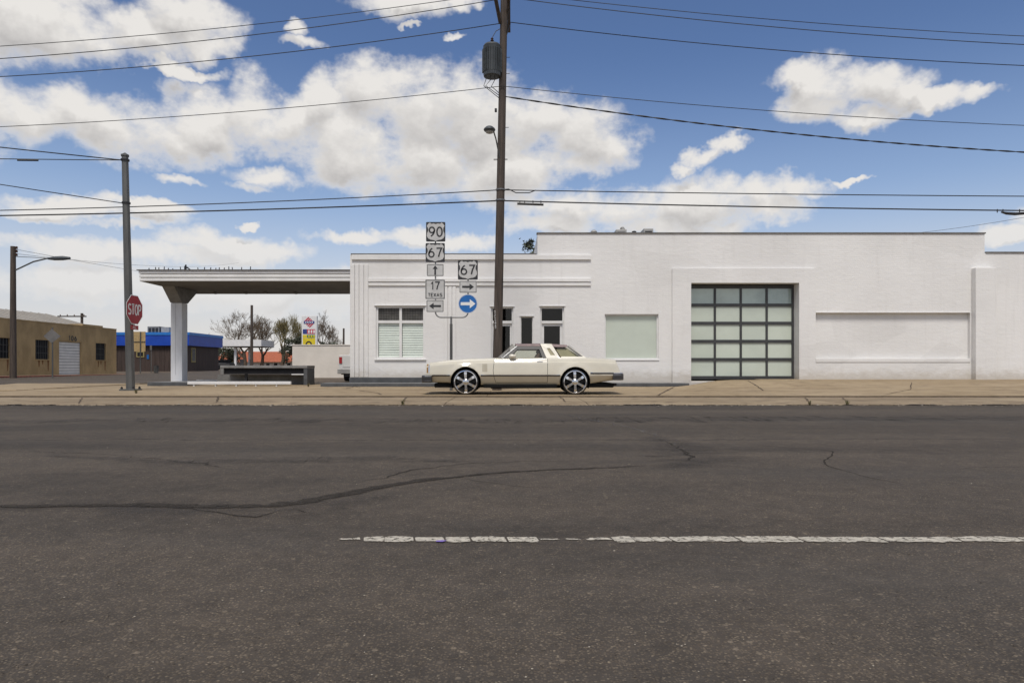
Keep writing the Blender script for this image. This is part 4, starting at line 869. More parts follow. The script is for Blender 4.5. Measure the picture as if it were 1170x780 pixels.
text_mb('ALL', (0,cyy,czz-.56), (0,1,0), (0,0,1), .08, .2, (xs_+.0075,0,0), .18, .22).build('lettering', 'signwhite', ap)
def cable(pts_, rad, label, group='cables on the grey steel pole'):
    a = pts_[0]; return tag(MB().tube(pts_, rad, 6).build('span_cable', 'wire', smooth=60, origin=a), label, 'wire', group)
p0 = Vector((xt-.1,DL,Z(183,DL))); p1 = Vector((xt-.1,DL,Z(232,DL))); dv = Vector((-6,-3,0))
def span(p, zpx0, k=4.0):
    t = .488; e = p+dv*t; e.z = Z(zpx0, DL-3*t); sl = (e.z-p.z)/t; return [tuple(p+dv*k*i/24+Vector((0,0,sl*k*i/24+.04*(k*i/24)*(k*i/24-t)))) for i in range(25)]
cable(span(p0,167.5), .016, 'upper span cable rising left from the grey pole top')
cable(span(p0,181.5), .013, 'lower span cable running level from the grey pole top')
cable(span(p1,209.6), .013, 'cable rising left from halfway up the grey pole')
e0 = span(p0,181.5); q0, q1 = Vector(e0[1]), Vector(e0[3])
tag(MB().tube([Vector(e0[2]).lerp(Vector(e0[3]), -.05)+Vector((0,0,-.03)), Vector(e0[2]).lerp(Vector(e0[3]), .42)+Vector((0,0,-.03))], .03, 8).build('cable_spacer', 'wire', origin=e0[2]), 'dark spacer clipped to the level cable at upper left', 'cable fitting')

# ------------------------------------------------------------------ the cream coupe on the sidewalk
K = 18.2/F; CY = 19.19; CZ = .076
car = empty('parked_coupe', ((597-585)*K, CY, CZ), 'cream two-door 1970s coupe with large chrome wheels', 'car')
kx = lambda px: (px-585)*K
kh = lambda py: (451.1-py)*K
TOP = [(486.5,kh(415)),(489,kh(414.2)),(500,kh(412.6)),(515,kh(410.9)),(535,kh(409.7)),(565,kh(408.9)),(600,kh(408.8)),(640,kh(408.2)),(672,kh(408)),(690,kh(409)),(703.8,kh(410.4)),(707,kh(417)),(709.6,kh(425))]
BOT = [(486.5,kh(436.6)),(512,kh(437.6)),(550,kh(440.2)),(640,kh(440.2)),(674,kh(438.8)),(700,kh(434.8)),(709.6,kh(433.5))]
WID = [(486.5,.905),(489,.93),(500,.955),(530,.975),(580,.985),(640,.985),(680,.965),(700,.945),(709.6,.925)]
WC = ((531.9, .345), (657.4, .345)); RA = .405
SEC = [(.0,.80,0),(.02,.945,0),(.12,.972,0),(.34,.99,0),(.62,1.0,1)]   # below the trim line: (fraction of bot..trim, width)
def section(px):
    zt, zb_, w = interp(TOP,px), interp(BOT,px), interp(WID,px); tl = min(.52, zb_+(zt-zb_)*.62)
    pts = [(.74*w, zb_)]
    for f, q in ((.05,.80),(.18,.838),(.40,.892),(.70,.948),(.92,.990),(1.0,1.0)): pts.append((q*w, lerp(zb_,tl,f)))
    for f, q in ((.10,1.0),(.25,.998),(.42,.992),(.58,.986),(.70,.979),(.735,.974),(.755,.956),(.86,.942),(.94,.925),(.985,.885),(1.0,.84),(1.012,.74),(1.03,.45),(1.04,.18)): pts.append((q*w, lerp(tl,zt,f)))
    return pts
def flare(px, y, z):
    for (wx, wz) in WC:
        r = math.hypot((px-wx)*K, z-wz); y += .032*math.exp(-((r-.425)/.055)**2)*(1 if z > .3 else max(0,(z-.15)/.15))
    return y
STN = sorted(set([486.5,487.4,489,492,496]+[500+2*i for i in range(101)]+[702,703.8,705.4,707,708.4,709.6]))
body = MB(); ring = None; nS = len(section(600))
for i, px in enumerate(STN):
    h = section(px); side_ = [(flare(px,y,z) if 1 <= j <= 17 else y, z) for j, (y, z) in enumerate(h)]
    loop = [(kx(px), CY-y, CZ+z) for y, z in side_]+[(kx(px), CY+y, CZ+z) for y, z in side_[::-1]]
    n = len(loop); body.v += loop
    if i: b0 = (i-1)*n; body.f += [(b0+k, b0+(k+1)%n, b0+n+(k+1)%n, b0+n+k) for k in range(n)]
body.f += [tuple(range(n))[::-1], tuple(range((len(STN)-1)*n, len(STN)*n))]
b_o = body.build('body', 'paint', car, merge=False)
cut = MB()
for (wx, wz) in WC:
    for s in (-1, 1): cut.lathe([(RA, s*.50),(RA, s*1.3)], (kx(wx), CY, CZ+wz), 'y', 56)
c_o = cut.build('cutter', 'under', car)
md = b_o.modifiers.new('arches', 'BOOLEAN'); md.object = c_o; md.operation = 'DIFFERENCE'; md.solver = 'EXACT'
bpy.context.view_layer.update()
ev = b_o.evaluated_get(bpy.context.evaluated_depsgraph_get()); me = bpy.data.meshes.new_from_object(ev)
b_o.modifiers.clear(); b_o.data = me; bpy.data.objects.remove(c_o, do_unlink=True)
for p in me.polygons: p.use_smooth = True
me.set_sharp_from_angle(angle=R(32)); me.materials.clear(); me.materials.append(M['paint'])
def side_y(px, z):
    h = [(flare(px,y,q) if 1 <= j <= 17 else y, q) for j, (y, q) in enumerate(section(px))]
    for (y0, z0), (y1, z1) in zip(h, h[1:]):
        if z0 <= z <= z1 and z1 > z0: return lerp(y0, y1, (z-z0)/(z1-z0))
    return h[0][0] if z < h[0][1] else h[16][0]
def patch(mb, pxa, pxb, za, zb_, off, s, nu=12, nv=14, ea=None, eb=None):   # sheet following the flank; ea/eb: edge px as function of z
    def fn(u, v):
        z = lerp(za, zb_, v); a = ea(z) if ea else pxa; b = eb(z) if eb else pxb; px = lerp(a, b, u); return (kx(px), CY+s*(side_y(px, z)+off), CZ+z)
    return mb.grid(fn, nu, nv)
dfe = lambda z: interp([(.25,567.6),(.50,564.4),(.66,563.7),(.95,565.2),(1.1,565.4)], z)   # front shut line
zs0, zs1 = .335, kh(409.6)
for s in (-1, 1):
    d_o = patch(MB(), 0, 625.4, zs0, zs1, .005, s, 30, 18, dfe, None).build('door', 'paint', car, 40)
    for ea, eb in ((lambda z: dfe(z)-.50, lambda z: dfe(z)), (lambda z: 625.4, lambda z: 625.9)):
        patch(MB(), 0, 0, zs0-.01, zs1, .0025, s, 1, 16, ea, eb).build('shut_line', 'blacktrim', d_o)
    patch(MB(), 567, 625.6, zs0-.013, zs0, .003, s, 20, 1).build('shut_line', 'blacktrim', d_o)
    hd = MB(); y = side_y(617, kh(413.2)); hd.box(kx(613.8), kx(620.2), CY+s*(y+.008), CY+s*(y+.03), CZ+kh(414), CZ+kh(412.5)); hd.build('handle', 'chrome', d_o, bevel=.006)
    mr = MB(); ym = side_y(585, .98)                     # door mirror
    for i, (px, r_) in enumerate(()): pass
    cxm, czm = kx(585.6), CZ+kh(407.0)
    mr.lathe([(.018,-.09),(.05,-.075),(.062,-.03),(.058,.03),(.045,.08),(.02,.10)], (cxm, CY+s*(ym+.09), czm), 'x', 16).build('mirror', 'paint', d_o, 50)
    mr = MB().tube([(kx(583.5), CY+s*(ym-.05), CZ+kh(409.2)),(kx(585), CY+s*(ym+.06), czm-.03)], .022, 8).build('mirror_stalk', 'paint', d_o, 50)
    for a, b, z in ((493.3,513.9,.522),(549.4,639.9,.522),(674.6,701.5,kh(426.1))):                                     # dark rubbing strip
        patch(MB(), a, b, z-.026, z+.010, .011, s, 24, 2).build('side_trim', 'blacktrim', car, 50)
        patch(MB(), a, b, z+.010, z+.017, .010, s, 24, 1).build('trim_bead', 'chrome', car, 50)
    patch(MB(), 551, 635, kh(440.0), kh(437.5), .004, s, 30, 2).build('sill_moulding', 'chrome' if False else 'paint', car, 50)
    for i in range(4): patch(MB(), 551.3+i*1.45, 552.2+i*1.45, kh(424.6), kh(415.6), .0035, s, 1, 6).build('fender_louvre', 'louvre', car)
    patch(MB(), 487.2, 489.0, kh(426), kh(416), .004, s, 2, 5).build('side_marker_lamp', 'amber', car); patch(MB(), 489.3, 490.6, kh(426), kh(416), .006, s, 2, 5).build('lamp_bezel', 'chrome', car)
    for (wx, wz) in WC:                                   # dark inner arches
        ar = MB(); pts = []
        for k in range(25): a = R(-25+k*230/24); pts.append((math.cos(a)*(RA-.006), math.sin(a)*(RA-.006)))
        nA = len(pts); ar.add([(kx(wx)+p[0], CY+s*.51, CZ+wz+p[1]) for p in pts]+[(kx(wx)+p[0], CY+s*(side_y(wx,.8)-.02), CZ+wz+p[1]) for p in pts], [(k, k+1, nA+k+1, nA+k) for k in range(nA-1)]+[tuple(range(nA))])
        ar.build('wheel_arch', 'under', car)
# underbody, sills, exhaust
MB().box(kx(495), kx(703), CY-.76, CY+.76, CZ+.19, CZ+.31).build('underbody', 'under', car, bevel=.03)
MB().box(kx(552), kx(637), CY-.86, CY+.86, CZ+.185, CZ+.27).build('chassis_rail', 'under', car, bevel=.02)
MB().tube([(kx(560),CY-.45,CZ+.19),(kx(640),CY-.45,CZ+.20),(kx(672),CY-.55,CZ+.27),(kx(707),CY-.58,CZ+.27)], .035, 10).build('exhaust', 'underbody' if False else 'darkmetal', car, 50)
# bumpers
def bumper(pts_px, y0, y1, name):
    m_ = MB(); prof = [(0,0),(1,.0),(1.0,1),(0,1)]
    zz0, zz1 = CZ+kh(y1), CZ+kh(y0); loops = []
    for (px, hw, th) in pts_px: loops.append((kx(px), hw, th))
    outer = [(kx(px), CY-hw) for px, hw, _ in pts_px]+[(kx(px), CY+hw) for px, hw, _ in pts_px[::-1]]
    m_.prism([(x, y, zz0) for x, y in outer], (0,0,zz1-zz0)); return m_.build(name, 'bumpergrey', car, bevel=.03)
bf = bumper([(493.2,.985),(484.5,.985),(481.6,.95),(480.3,.80),(479.9,.3)] and [(493.2,.990,0),(484.2,.985,0),(481.4,.93,0),(480.4,.75,0),(480.2,.30,0)], 428.7, 437.2, 'front_bumper')
br_ = bumper([(700.6,.982,0),(710.5,.980,0),(713.0,.93,0),(714.0,.75,0),(714.2,.30,0)], 426.9, 434.3, 'rear_bumper')
for s in (-1, 1):
    MB().box(kx(482.2), kx(493.0), CY+s*.988, CY+s*.9995, CZ+kh(433.6), CZ+kh(431.4)).build('rub_strip', 'blacktrim', bf)
    MB().box(kx(701.4), kx(712.0), CY+s*.984, CY+s*.9935, CZ+kh(431.4), CZ+kh(429.8)).build('rub_strip', 'blacktrim', br_)
MB().box(kx(701.0), kx(712.6), CY-.95, CY+.95, CZ+kh(426.85), CZ+kh(425.9)).build('bumper_filler', 'chrome', car, bevel=.01)
# nose and tail pieces
MB().box(kx(485.6), kx(486.45), CY-.34, CY+.34, CZ+.40, CZ+.83).build('grille', 'chrome', car, bevel=.004)
for s in (-1, 1):
    MB().box(kx(485.9), kx(486.45), CY+s*.62-.24, CY+s*.62+.24, CZ+.56, CZ+.80).build('headlamp_door', 'paint', car, bevel=.004)
    MB().prism([(kx(706.3),CY+s*.15,CZ+.66),(kx(707.3),CY+s*.84,CZ+.66),(kx(703.6),CY+s*.84,CZ+.87),(kx(703.6),CY+s*.15,CZ+.87)], (.03,0,.005)).build('tail_lamp', 'redlens', car)
# greenhouse
def gw(h): return interp([(.98,.895),(1.335,.640),(1.4,.60)], h)
def gp(px, py, s, off=0): h = kh(py); return Vector((kx(px), CY+s*(gw(h)+off), CZ+h))
def pan(name, mat, poly, s, parent=car, off=0., t=.03): return MB().prism([gp(px,py,s,off) for px, py in poly], (0,-s*t,0)).build(name, mat, parent)
for s in (-1, 1):
    pan('door_glass', 'carglass', [(579.5,408.4),(595,395.6),(616.0,395.6),(621.5,408.4)], s, off=-.02, t=.004)
    pan('window_frame', 'blacktrim', [(576.0,409),(592.3,394.9),(595.2,394.9),(581.0,409)], s, off=-.004, t=.03)
    pan('window_frame', 'blacktrim', [(595.0,395.1),(616.6,395.1),(618.2,398.6),(591.6,398.6)], s, off=-.005, t=.03)
    pan('window_frame', 'blacktrim', [(615.6,395.1),(618.2,395.1),(625.0,409),(620.0,409)], s, off=-.004, t=.03)
    pan('windshield_pillar', 'chrome', [(572.6,409.2),(591.4,393.7),(592.1,394.2),(573.6,409.2)], s, off=0., t=.035)
    pan('windshield_pillar', 'blacktrim', [(573.6,409.2),(592.1,394.3),(593.1,394.7),(576.4,409.2)], s, off=.001, t=.03)
    pan('roof_rail', 'maroon', [(588.6,392.9),(618,392.5),(618,394.9),(591.4,394.9)], s, off=.004, t=.04)
    # broad roof band with its slit window
    for q in ([(618.0,392.4),(624.0,392.3),(626.2,397.2),(625.2,397.2),(629.5,405.7),(624.8,409.2)], [(624.0,392.3),(631.2,392.6),(640.3,408.6),(634.7,405.6),(628.7,397.2),(626.2,397.2)], [(629.5,405.7),(634.7,405.6),(640.3,408.6),(640.4,409.2),(624.8,409.2)]):
        pan('roof_band', 'paint', q, s, off=.010, t=.05)
    pan('opera_glass', 'bronzepane', [(625.2,397.2),(628.7,397.2),(634.7,405.6),(629.5,405.7)], s, off=-.012, t=.006)
    pan('quarter_glass', 'carglass', [(636.2,396.0),(647.5,396.0),(665.6,407.4),(642.6,407.4)], s, off=-.02, t=.004)
    pan('quarter_shade', 'bronzepane', [(634.5,396.0),(646.5,396.0),(663.6,407.6),(641.5,407.6)], s, off=-.09, t=.006)
    pan('roof_rail', 'maroon', [(631.4,392.9),(649.4,394.0),(648.0,396.2),(633.2,395.8)], s, off=.004, t=.04)
    pan('rear_pillar', 'blacktrim', [(648.2,394.4),(650.6,395.0),(668.6,408.6),(664.8,408.6)], s, off=.0, t=.035)
    pan('pillar_bead', 'paint', [(650.6,394.6),(651.4,395.0),(671.0,409),(669.4,409)], s, off=-.002, t=.02)
    pan('window_frame', 'paint', [(641.9,407.2),(668,407.2),(670,409.2),(640.4,409.2)], s, off=.006, t=.03)
def roof_piece(p0, p1, ya, yb, mat):
    def fn(u, v):
        px = lerp(p0, p1, u); e = kh(lerp(ya, yb, u)); w = gw(e)+.003; q = lerp(-1, 1, v); return (kx(px), CY+q*w, CZ+e+.035*(1-q*q))
    m_ = MB().grid(fn, 8, 16); return m_.build('roof_panel', mat, car, 60)
roof_piece(588.6,618.2,392.9,392.5,'maroon'); roof_piece(617.8,631.4,392.35,392.5,'paint'); roof_piece(631.3,649.6,392.9,394.2,'maroon')
def screen(p0, y0, p1, y1, bow, name):
    def fn(u, v):
        px = lerp(p0, p1, u); h = kh(lerp(y0, y1, u)); q = lerp(-1, 1, v); return (kx(px)+bow*(1-q*q), CY+q*(gw(h)-.02), CZ+h+.03*u*(1-q*q)); 
    MB().grid(fn, 4, 12).build(name, 'carglass', car, 60)
screen(572.5,409,590.5,393.3,-.14,'windshield'); screen(669,408.5,649.6,394.2,.10,'rear_window')
MB().box(kx(569), kx(577), CY-.80, CY+.80, CZ+kh(409.0), CZ+kh(408.0)).build('cowl', 'blacktrim', car, bevel=.004)
MB().tube([(kx(569.5),CY-.55,CZ+kh(408.2)),(kx(576.8),CY-.30,CZ+kh(404.5))], .009, 5).build('wiper', 'blacktrim', car)
MB().box(kx(593), kx(646), CY-.615, CY+.615, CZ+kh(398.2), CZ+kh(395.6)).build('headliner', 'blacktrim', car, bevel=.01)
# seats seen through the glass
for s in (-1, 1):
    st_ = MB().prism([(kx(607),CY+s*.42-.24,CZ+.80),(kx(614),CY+s*.42-.24,CZ+.80),(kx(618.2),CY+s*.42-.24,CZ+1.12),(kx(615.2),CY+s*.42-.24,CZ+1.13)], (0,.48,0)).build('front_seat', 'seat', car, bevel=.03)
    MB().box(kx(614.6), kx(617.6), CY+s*.42-.12, CY+s*.42+.12, CZ+1.13, CZ+1.22).build('head_restraint', 'seat', st_, bevel=.03)
MB().prism([(kx(632),CY-.6,CZ+.85),(kx(641),CY-.6,CZ+.85),(kx(643),CY-.6,CZ+1.08),(kx(639.5),CY-.6,CZ+1.09)], (0,1.2,0)).build('rear_seat', 'seat', car, bevel=.03)
sw_ = MB(); ribbon_pts = [Vector((kx(586)+.09*math.cos(R(a))*.5, CY-.38+.18*math.sin(R(a)), CZ+.98+.17*math.cos(R(a)))) for a in range(0,361,20)]
sw_.tube(ribbon_pts, .012, 6, False).build('steering_wheel', 'blacktrim', car, 60)
# wheels
def wheel(wx, s):
    o = MB(); c = (kx(wx), CY, CZ+.345); yo = .945; f = lambda y: s*y
    T = [(.300,.70),(.325,.695),(.340,.72),(.345,.75),(.345,.90),(.340,.925),(.328,.945),(.316,.948),(.310,.935)]
    w_o = MB().lathe([(r, f(h)) for r, h in T], c, 'y', 48, False).build('wheel', 'rubber', car, 40); w_o['label'] = 'black tyre on a six-spoke chrome rim'
    MB().lathe([(.308,f(.72)),(.312,f(.94)),(.308,f(.955)),(.290,f(.958)),(.276,f(.945)),(.268,f(.90)),(.262,f(.80)),(.262,f(.73))], c, 'y', 48, False).build('rim', 'chrome', w_o, 40)
    MB().lathe([(.26,f(.74)),(.10,f(.735))], c, 'y', 32, False).build('brake_disc', 'darkmetal', w_o)
    for k in range(6):
        a = R(92+60*k); ux_, uz_ = math.cos(a), math.sin(a); px_, pz_ = -uz_, ux_
        q = lambda r, t, y: (c[0]+ux_*r+px_*t, c[1]+f(y), c[2]+uz_*r+pz_*t)
        MB().add([q(.06,-.026,.925),(q(.06,.026,.925)),q(.20,.034,.925),q(.268,.036,.915),q(.268,-.036,.915),q(.20,-.034,.925), q(.06,-.035,.86),q(.06,.035,.86),q(.20,.042,.86),q(.268,.044,.85),q(.268,-.044,.85),q(.20,-.042,.86)],
                 [(0,1,2,5),(5,2,3,4),(0,5,11,6),(5,4,10,11),(1,7,8,2),(2,8,9,3),(6,11,8,7),(11,10,9,8),(0,6,7,1),(3,9,10,4)]).build('spoke', 'chrome', w_o)
    MB().lathe([(.085,f(.86)),(.085,f(.925)),(.070,f(.94)),(.05,f(.945)),(.048,f(.96)),(.02,f(.965))], c, 'y', 24).build('hub', 'chrome', w_o, 40)
for wx, _ in WC:
    for s in (-1, 1): wheel(wx, s)

# ------------------------------------------------------------------ white pickup behind the corner of the building (rear towards us)
tk = empty('pickup_truck', (-7.9, 37.7, .09), 'white pickup truck mostly hidden behind the white building', 'pickup truck')
tx0, tx1, ty0, tg_ = -8.88, -6.95, 35.0, .09
def prof_x(name, mat, poly, x0, x1, parent=tk, bevel=.0):  # polygon in (y, z) pushed across the width
    return MB().prism([(x0, y, z) for y, z in poly], (x1-x0,0,0)).build(name, mat, parent, bevel=bevel)
prof_x('bed', 'truckpaint', [(ty0,tg_+.55),(ty0,tg_+1.36),(ty0+2.1,tg_+1.36),(ty0+2.1,tg_+.50),(ty0+1.6,tg_+.50),(ty0+1.45,tg_+.80),(ty0+.85,tg_+.80),(ty0+.7,tg_+.52)], tx0, tx1, bevel=.03)
prof_x('cab', 'truckpaint', [(ty0+2.13,tg_+.45),(ty0+2.13,tg_+1.40),(ty0+2.3,tg_+1.86),(ty0+3.3,tg_+1.88),(ty0+4.0,tg_+1.35),(ty0+5.2,tg_+1.22),(ty0+5.4,tg_+1.0),(ty0+5.4,tg_+.5),(ty0+4.9,tg_+.48),(ty0+4.8,tg_+.82),(ty0+4.1,tg_+.82),(ty0+3.95,tg_+.45)], tx0+.03, tx1-.03, bevel=.04)
for s, xx in ((-1, tx0), (1, tx1)):
    prof_x('cab_window', 'glass', [(ty0+2.4,tg_+1.40),(ty0+2.5,tg_+1.78),(ty0+3.2,tg_+1.80),(ty0+3.75,tg_+1.38)], xx+.028 if s < 0 else xx-.032, xx+.032 if s < 0 else xx-.028)
    a = xx+.02 if s < 0 else xx-.17
    MB().box(a, a+.15, ty0-.035, ty0-.002, tg_+.93, tg_+1.26).build('tail_lamp', 'redlens', tk, bevel=.01)
    for wy in (ty0+1.15, ty0+4.45): MB().lathe([(.22,s*.68),(.36,s*.69),(.37,s*.72),(.37,s*.90),(.35,s*.92),(.22,s*.925)], ((tx0+tx1)/2, wy, tg_+.37), 'x', 28).build('wheel', 'rubber', tk, 40)
MB().box(tx0+.20, tx1-.20, ty0-.02, ty0-.002, tg_+.74, tg_+1.34).build('tailgate', 'truckpaint', tk, bevel=.008)
MB().box(tx0-.04, tx1+.04, ty0-.16, ty0-.04, tg_+.40, tg_+.66).build('rear_bumper', 'hvac', tk, bevel=.03)
MB().box(tx0+.3, tx1-.3, ty0-.10, ty0-.05, tg_+.28, tg_+.34).build('tow_hitch', 'darkmetal', tk)
MB().box(tx0+.1, tx1-.1, ty0+.1, ty0+5.3, tg_+.36, tg_+.49).build('chassis', 'under', tk)

# ------------------------------------------------------------------ background on the left
o = empty('boundary_wall', (-10.5, 46.8, .12), 'low cream rendered wall beyond the canopy', 'wall')
MB().box(X(334,46.7), -4.5, 46.7, 46.95, .05, Z(394.6,46.7)).build('wall_body', 'cream', o)
MB().box(X(334,46.7)-.02, -4.5, 46.66, 46.99, Z(394.6,46.7)+.002, Z(394.0,46.7)+.03).build('wall_cap', 'cream', o, bevel=.01)
# tan building: its long side faces the street
TX = -35.0; tb0, tb1, tz, th = 38.0, 60.4, .05, 4.15
tb = empty('tan_building', (TX-7, 49, tz), 'tan stucco building with barred windows and a white roller door', 'building')
yD = lambda px: -TX*F/(585-px)
holes = [(45.2,yD(11.8),1.45,2.86),(yD(40.5),yD(56.7),1.43,2.86),(yD(67.5),yD(92.9),.12,2.92),(yD(109.4),yD(121.2),1.45,2.88),(40.4,42.4,1.45,2.86)]
m_ = MB(); wall_face(m_, tb0, tb1, tz, th, holes, 0, .18)
m_.v = [(TX-p[1], p[0], p[2]) for p in m_.v]
m_.quad((TX,tb0,tz),(TX-16,tb0,tz),(TX-16,tb0,th),(TX,tb0,th)); m_.quad((TX,tb1,tz),(TX-16,tb1,tz),(TX-16,tb1,th),(TX,tb1,th)); m_.quad((TX-16,tb0,tz),(TX-16,tb1,tz),(TX-16,tb1,th),(TX-16,tb0,th))
m_.build('wall', 'tan', tb)
box('parapet_cap', 'tan', tb, TX-.25, TX+.03, tb0, tb1, th+.002, th+.08)
m_ = MB(); e0, rg_ = TX-.6, TX-6.2
m_.add([(e0,tb0,4.0),(rg_,tb0,5.55),(rg_*2-e0,tb0,4.0),(e0,tb1+.4,4.0),(rg_,tb1+.4,5.55),(rg_*2-e0,tb1+.4,4.0)], [(0,1,4,3),(1,2,5,4),(0,2,1),(3,4,5)]); rf = m_.build('roof', 'roofmetal', tb)
sl = Vector((rg_-e0,0,1.55)).normalized(); nrm_ = Vector((1.55,0,-(rg_-e0))).normalized()
for i in range(24):
    y = tb0+.4+i*.95; a = Vector((e0,y,4.0))+nrm_*.0; b = Vector((rg_,y,5.55))
    MB().prism([a, a+Vector((0,.05,0)), b+Vector((0,.05,0)), b], nrm_*.04).build('roof_seam', 'roofmetal', rf)
box('roof_hatch', 'tan', tb, TX-1.8, TX-.6, 56.6, 59.4, 4.02, Z(371.8,58)+.05)
for k, (a, b, c, d) in enumerate(holes):
    if k == 2: continue
    wn_ = MB().box(TX-.17, TX-.15, a, b, c, d).build('window', 'dark', tb)
    for i in range(1, 8): MB().box(TX-.06, TX-.04, lerp(a,b,i/8)-.012, lerp(a,b,i/8)+.012, c, d).build('window_bar', 'polegrey', wn_)
    for i in (1, 2): MB().box(TX-.075, TX-.062, a, b, lerp(c,d,i/3)-.015, lerp(c,d,i/3)+.015).build('window_bar', 'polegrey', wn_)
    box('sill', 'tan', wn_, TX+.002, TX+.06, a-.05, b+.05, c-.08, c-.003)
    for q in range(3):
        yy = lerp(a, b, (.25,.5,.9)[q]); hh_ = (.5,.3,.8)[q]
        MB().quad((TX+.003,yy-.10,c-.08),(TX+.003,yy+.10,c-.08),(TX+.003,yy+.03,c-.08-hh_),(TX+.003,yy-.05,c-.08-hh_)).build('rust_streak', 'rust', wn_)
a, b, c, d = holes[2]
rd = MB().box(TX-.16, TX-.14, a, b, c, d).build('roller_door', 'greyconc', tb)
for i in range(12): MB().box(TX-.138, TX-.118, a+.01, b-.01, lerp(c,d-.1,i/12)+.02, lerp(c,d-.1,(i+1)/12)-.016).build('door_slat', 'rollup', rd, bevel=.006)
box('drum_box', 'tan', rd, TX-.13, TX-.02, a, b, d-.09, d-.003)
text_mb('106', (TX,(a+b)/2+.25,3.14), (0,1,0), (0,0,1), .34, .95, (.02,0,0), .26, .5).build('house_number', 'signblack', tb)
tag(MB().box(TX+.02, TX+1.5, tb0-3, 62, .0, .26).build('pavement', 'kerbconc', bevel=.02), kind='structure')
tag(MB().box(TX+1.502, TX+1.62, tb0-3, 62, .0, .255).build('red_kerb', 'redkerb', bevel=.02), kind='structure')
# blue and brown building
BX, BD, BE = -35.0, 74.0, 82.6; zb_ = .40; f0, f1 = Z(394.6,BD), Z(379.5,BD)
bb = empty('blue_roofed_building', (-44, 79, zb_), 'low dark brown building with a bright blue fascia', 'building')
MB().box(-56, BX-.35, BD+.35, BE-.35, zb_-.3, f0+.1).build('wall', 'brown', bb)
for i in range(40): MB().box(-55.9+i*.515, -55.86+i*.515, BD+.325, BD+.349, zb_, f0).build('batten', 'brown', bb)
MB().box(-56.3, BX, BD, BE, f0, f1-.30).build('fascia', 'blue', bb); MB().box(-56.35, BX+.06, BD-.06, BE+.05, f1-.298, f1).build('fascia_cap', 'bluelight', bb)
for (px0, px1, y0, y1) in ((154,163,401.5,408),):
    wn_ = MB().box(X(px0,BD), X(px1,BD), BD+.30, BD+.345, Z(y1,BD), Z(y0,BD)).build('window', 'ochre', bb)
    MB().box(X(px0,BD)+.12, X(px1,BD)-.12, BD+.285, BD+.299, Z(y1,BD)+.12, Z(y0,BD)-.08).build('pane', 'dark', wn_)
MB().box(X(166,BD), X(168.3,BD), BD+.30, BD+.345, Z(410,BD), Z(405,BD)).build('notice', 'signblue', bb)
wn_ = MB().box(BX-.349, BX-.30, 75.2, 76.2, 1.4, 3.0).build('window', 'ochre', bb); MB().box(BX-.299, BX-.285, 75.35, 76.05, 1.55, 2.9).build('pane', 'screen', wn_)
ac = MB().box(X(168.5,BD+2), X(182,BD+2), BD+2, BD+4, f1-.05, Z(372.8,BD+2)).build('roof_unit', 'greyconc', bb); MB().box(X(184,BD+2), X(193,BD+2), BD+2, BD+4, f1-.05, Z(373.6,BD+2)).build('roof_unit', 'hvac', bb)
for i in range(3): MB().box(X(170+i*4,BD+2), X(172.6+i*4,BD+2), BD+1.95, BD+1.998, f1+.15, Z(374.5,BD+2)).build('grille', 'darkmetal', ac)
# street furniture in the side street
def lamp():
    D = 44.; x = X(15,D); o = empty('street_lamp', (x,D,.1), 'dark wooden lamp pole with a long arm at the far left', 'street lamp')
    MB().tube([(x,D,.05),(x,D,Z(281.5,D))], [.20,.15], 12).build('pole', 'wood', o, 50)
    MB().tube([(x+.1,D,Z(309,D)),(X(38,D),D,Z(299,D)),(X(53,D),D,Z(295.4,D)),(X(58,D),D,Z(295,D))], .05, 8).build('arm', 'polegrey', o, 50)
    MB().tube([(x+.1,D,Z(293,D)),(X(52,D),D,Z(294.8,D))], .02, 6).build('stay', 'polegrey', o)
    MB().tube([(X(55,D),D,Z(295.4,D)),(X(62,D),D,Z(295.2,D)),(X(72,D),D,Z(294.9,D)),(X(80,D),D,Z(295,D))], [.07,.13,.14,.08], 12).build('lamp_head', 'transf', o, 50)
    for py in (283,287,291): MB().lathe([(.05,-.08),(.09,-.03),(.05,0),(.08,.05),(.03,.09)], (x+.22,D,Z(py,D)), 'z', 10).build('insulator', 'porcelain', o, 40)
lamp()
D = 44.; x = X(60,D)
o = empty('diamond_sign', (x,D,.1), 'grey back of a diamond sign on a post by the tan building', 'road sign')
MB().tube([(x,D,.05),(x,D,Z(374,D))], .045, 8).build('post', 'polegrey', o); MB().prism([(x-.50,D-.12,Z(384,D)),(x-.02,D-.06,Z(392,D)),(x+.50,D+.04,Z(384,D)),(x-.02,D-.06,Z(375.6,D))], (0,.01,0)).build('plate', 'signback', o)
D = 62.; o = empty('tan_sign_board', (X(161,D),D,.25), 'tan back of a square sign board behind the grey steel pole', 'sign')
MB().box(X(143.5,D), X(166,D), D, D+.05, Z(401.5,D), Z(378.8,D)).build('board', 'ply', o)
MB().tube([(X(160.8,D),D-.06,.2),(X(160.8,D),D-.06,Z(379,D))], .05, 8).build('post', 'polegrey', o); MB().box(X(143.5,D), X(166,D), D-.05, D-.002, Z(390.6,D), Z(390.0,D)).build('brace', 'polegrey', o)
D = 66.; o = empty('small_sign_post', (X(172.8,D),D,.3), 'thin pale sign post with a small plate and a bin strapped on', 'road sign')
MB().tube([(X(172.8,D),D,.2),(X(172.8,D),D,Z(394.5,D))], .04, 8).build('post', 'signback', o); MB().box(X(171.6,D), X(174,D), D-.07, D-.05, Z(400,D), Z(394.6,D)).build('plate', 'signback', o)
MB().lathe([(.20,.25),(.24,.95),(.25,.97)], (X(173,D)+.3,D+.3,.05), 'z', 14).build('bin', 'polegrey', o, 40)
D = 70.; x = X(93.6,D); o = empty('wooden_crossarm_pole', (x,D,.3), 'wooden pole with a wide crossarm behind the tan roof', 'utility pole')
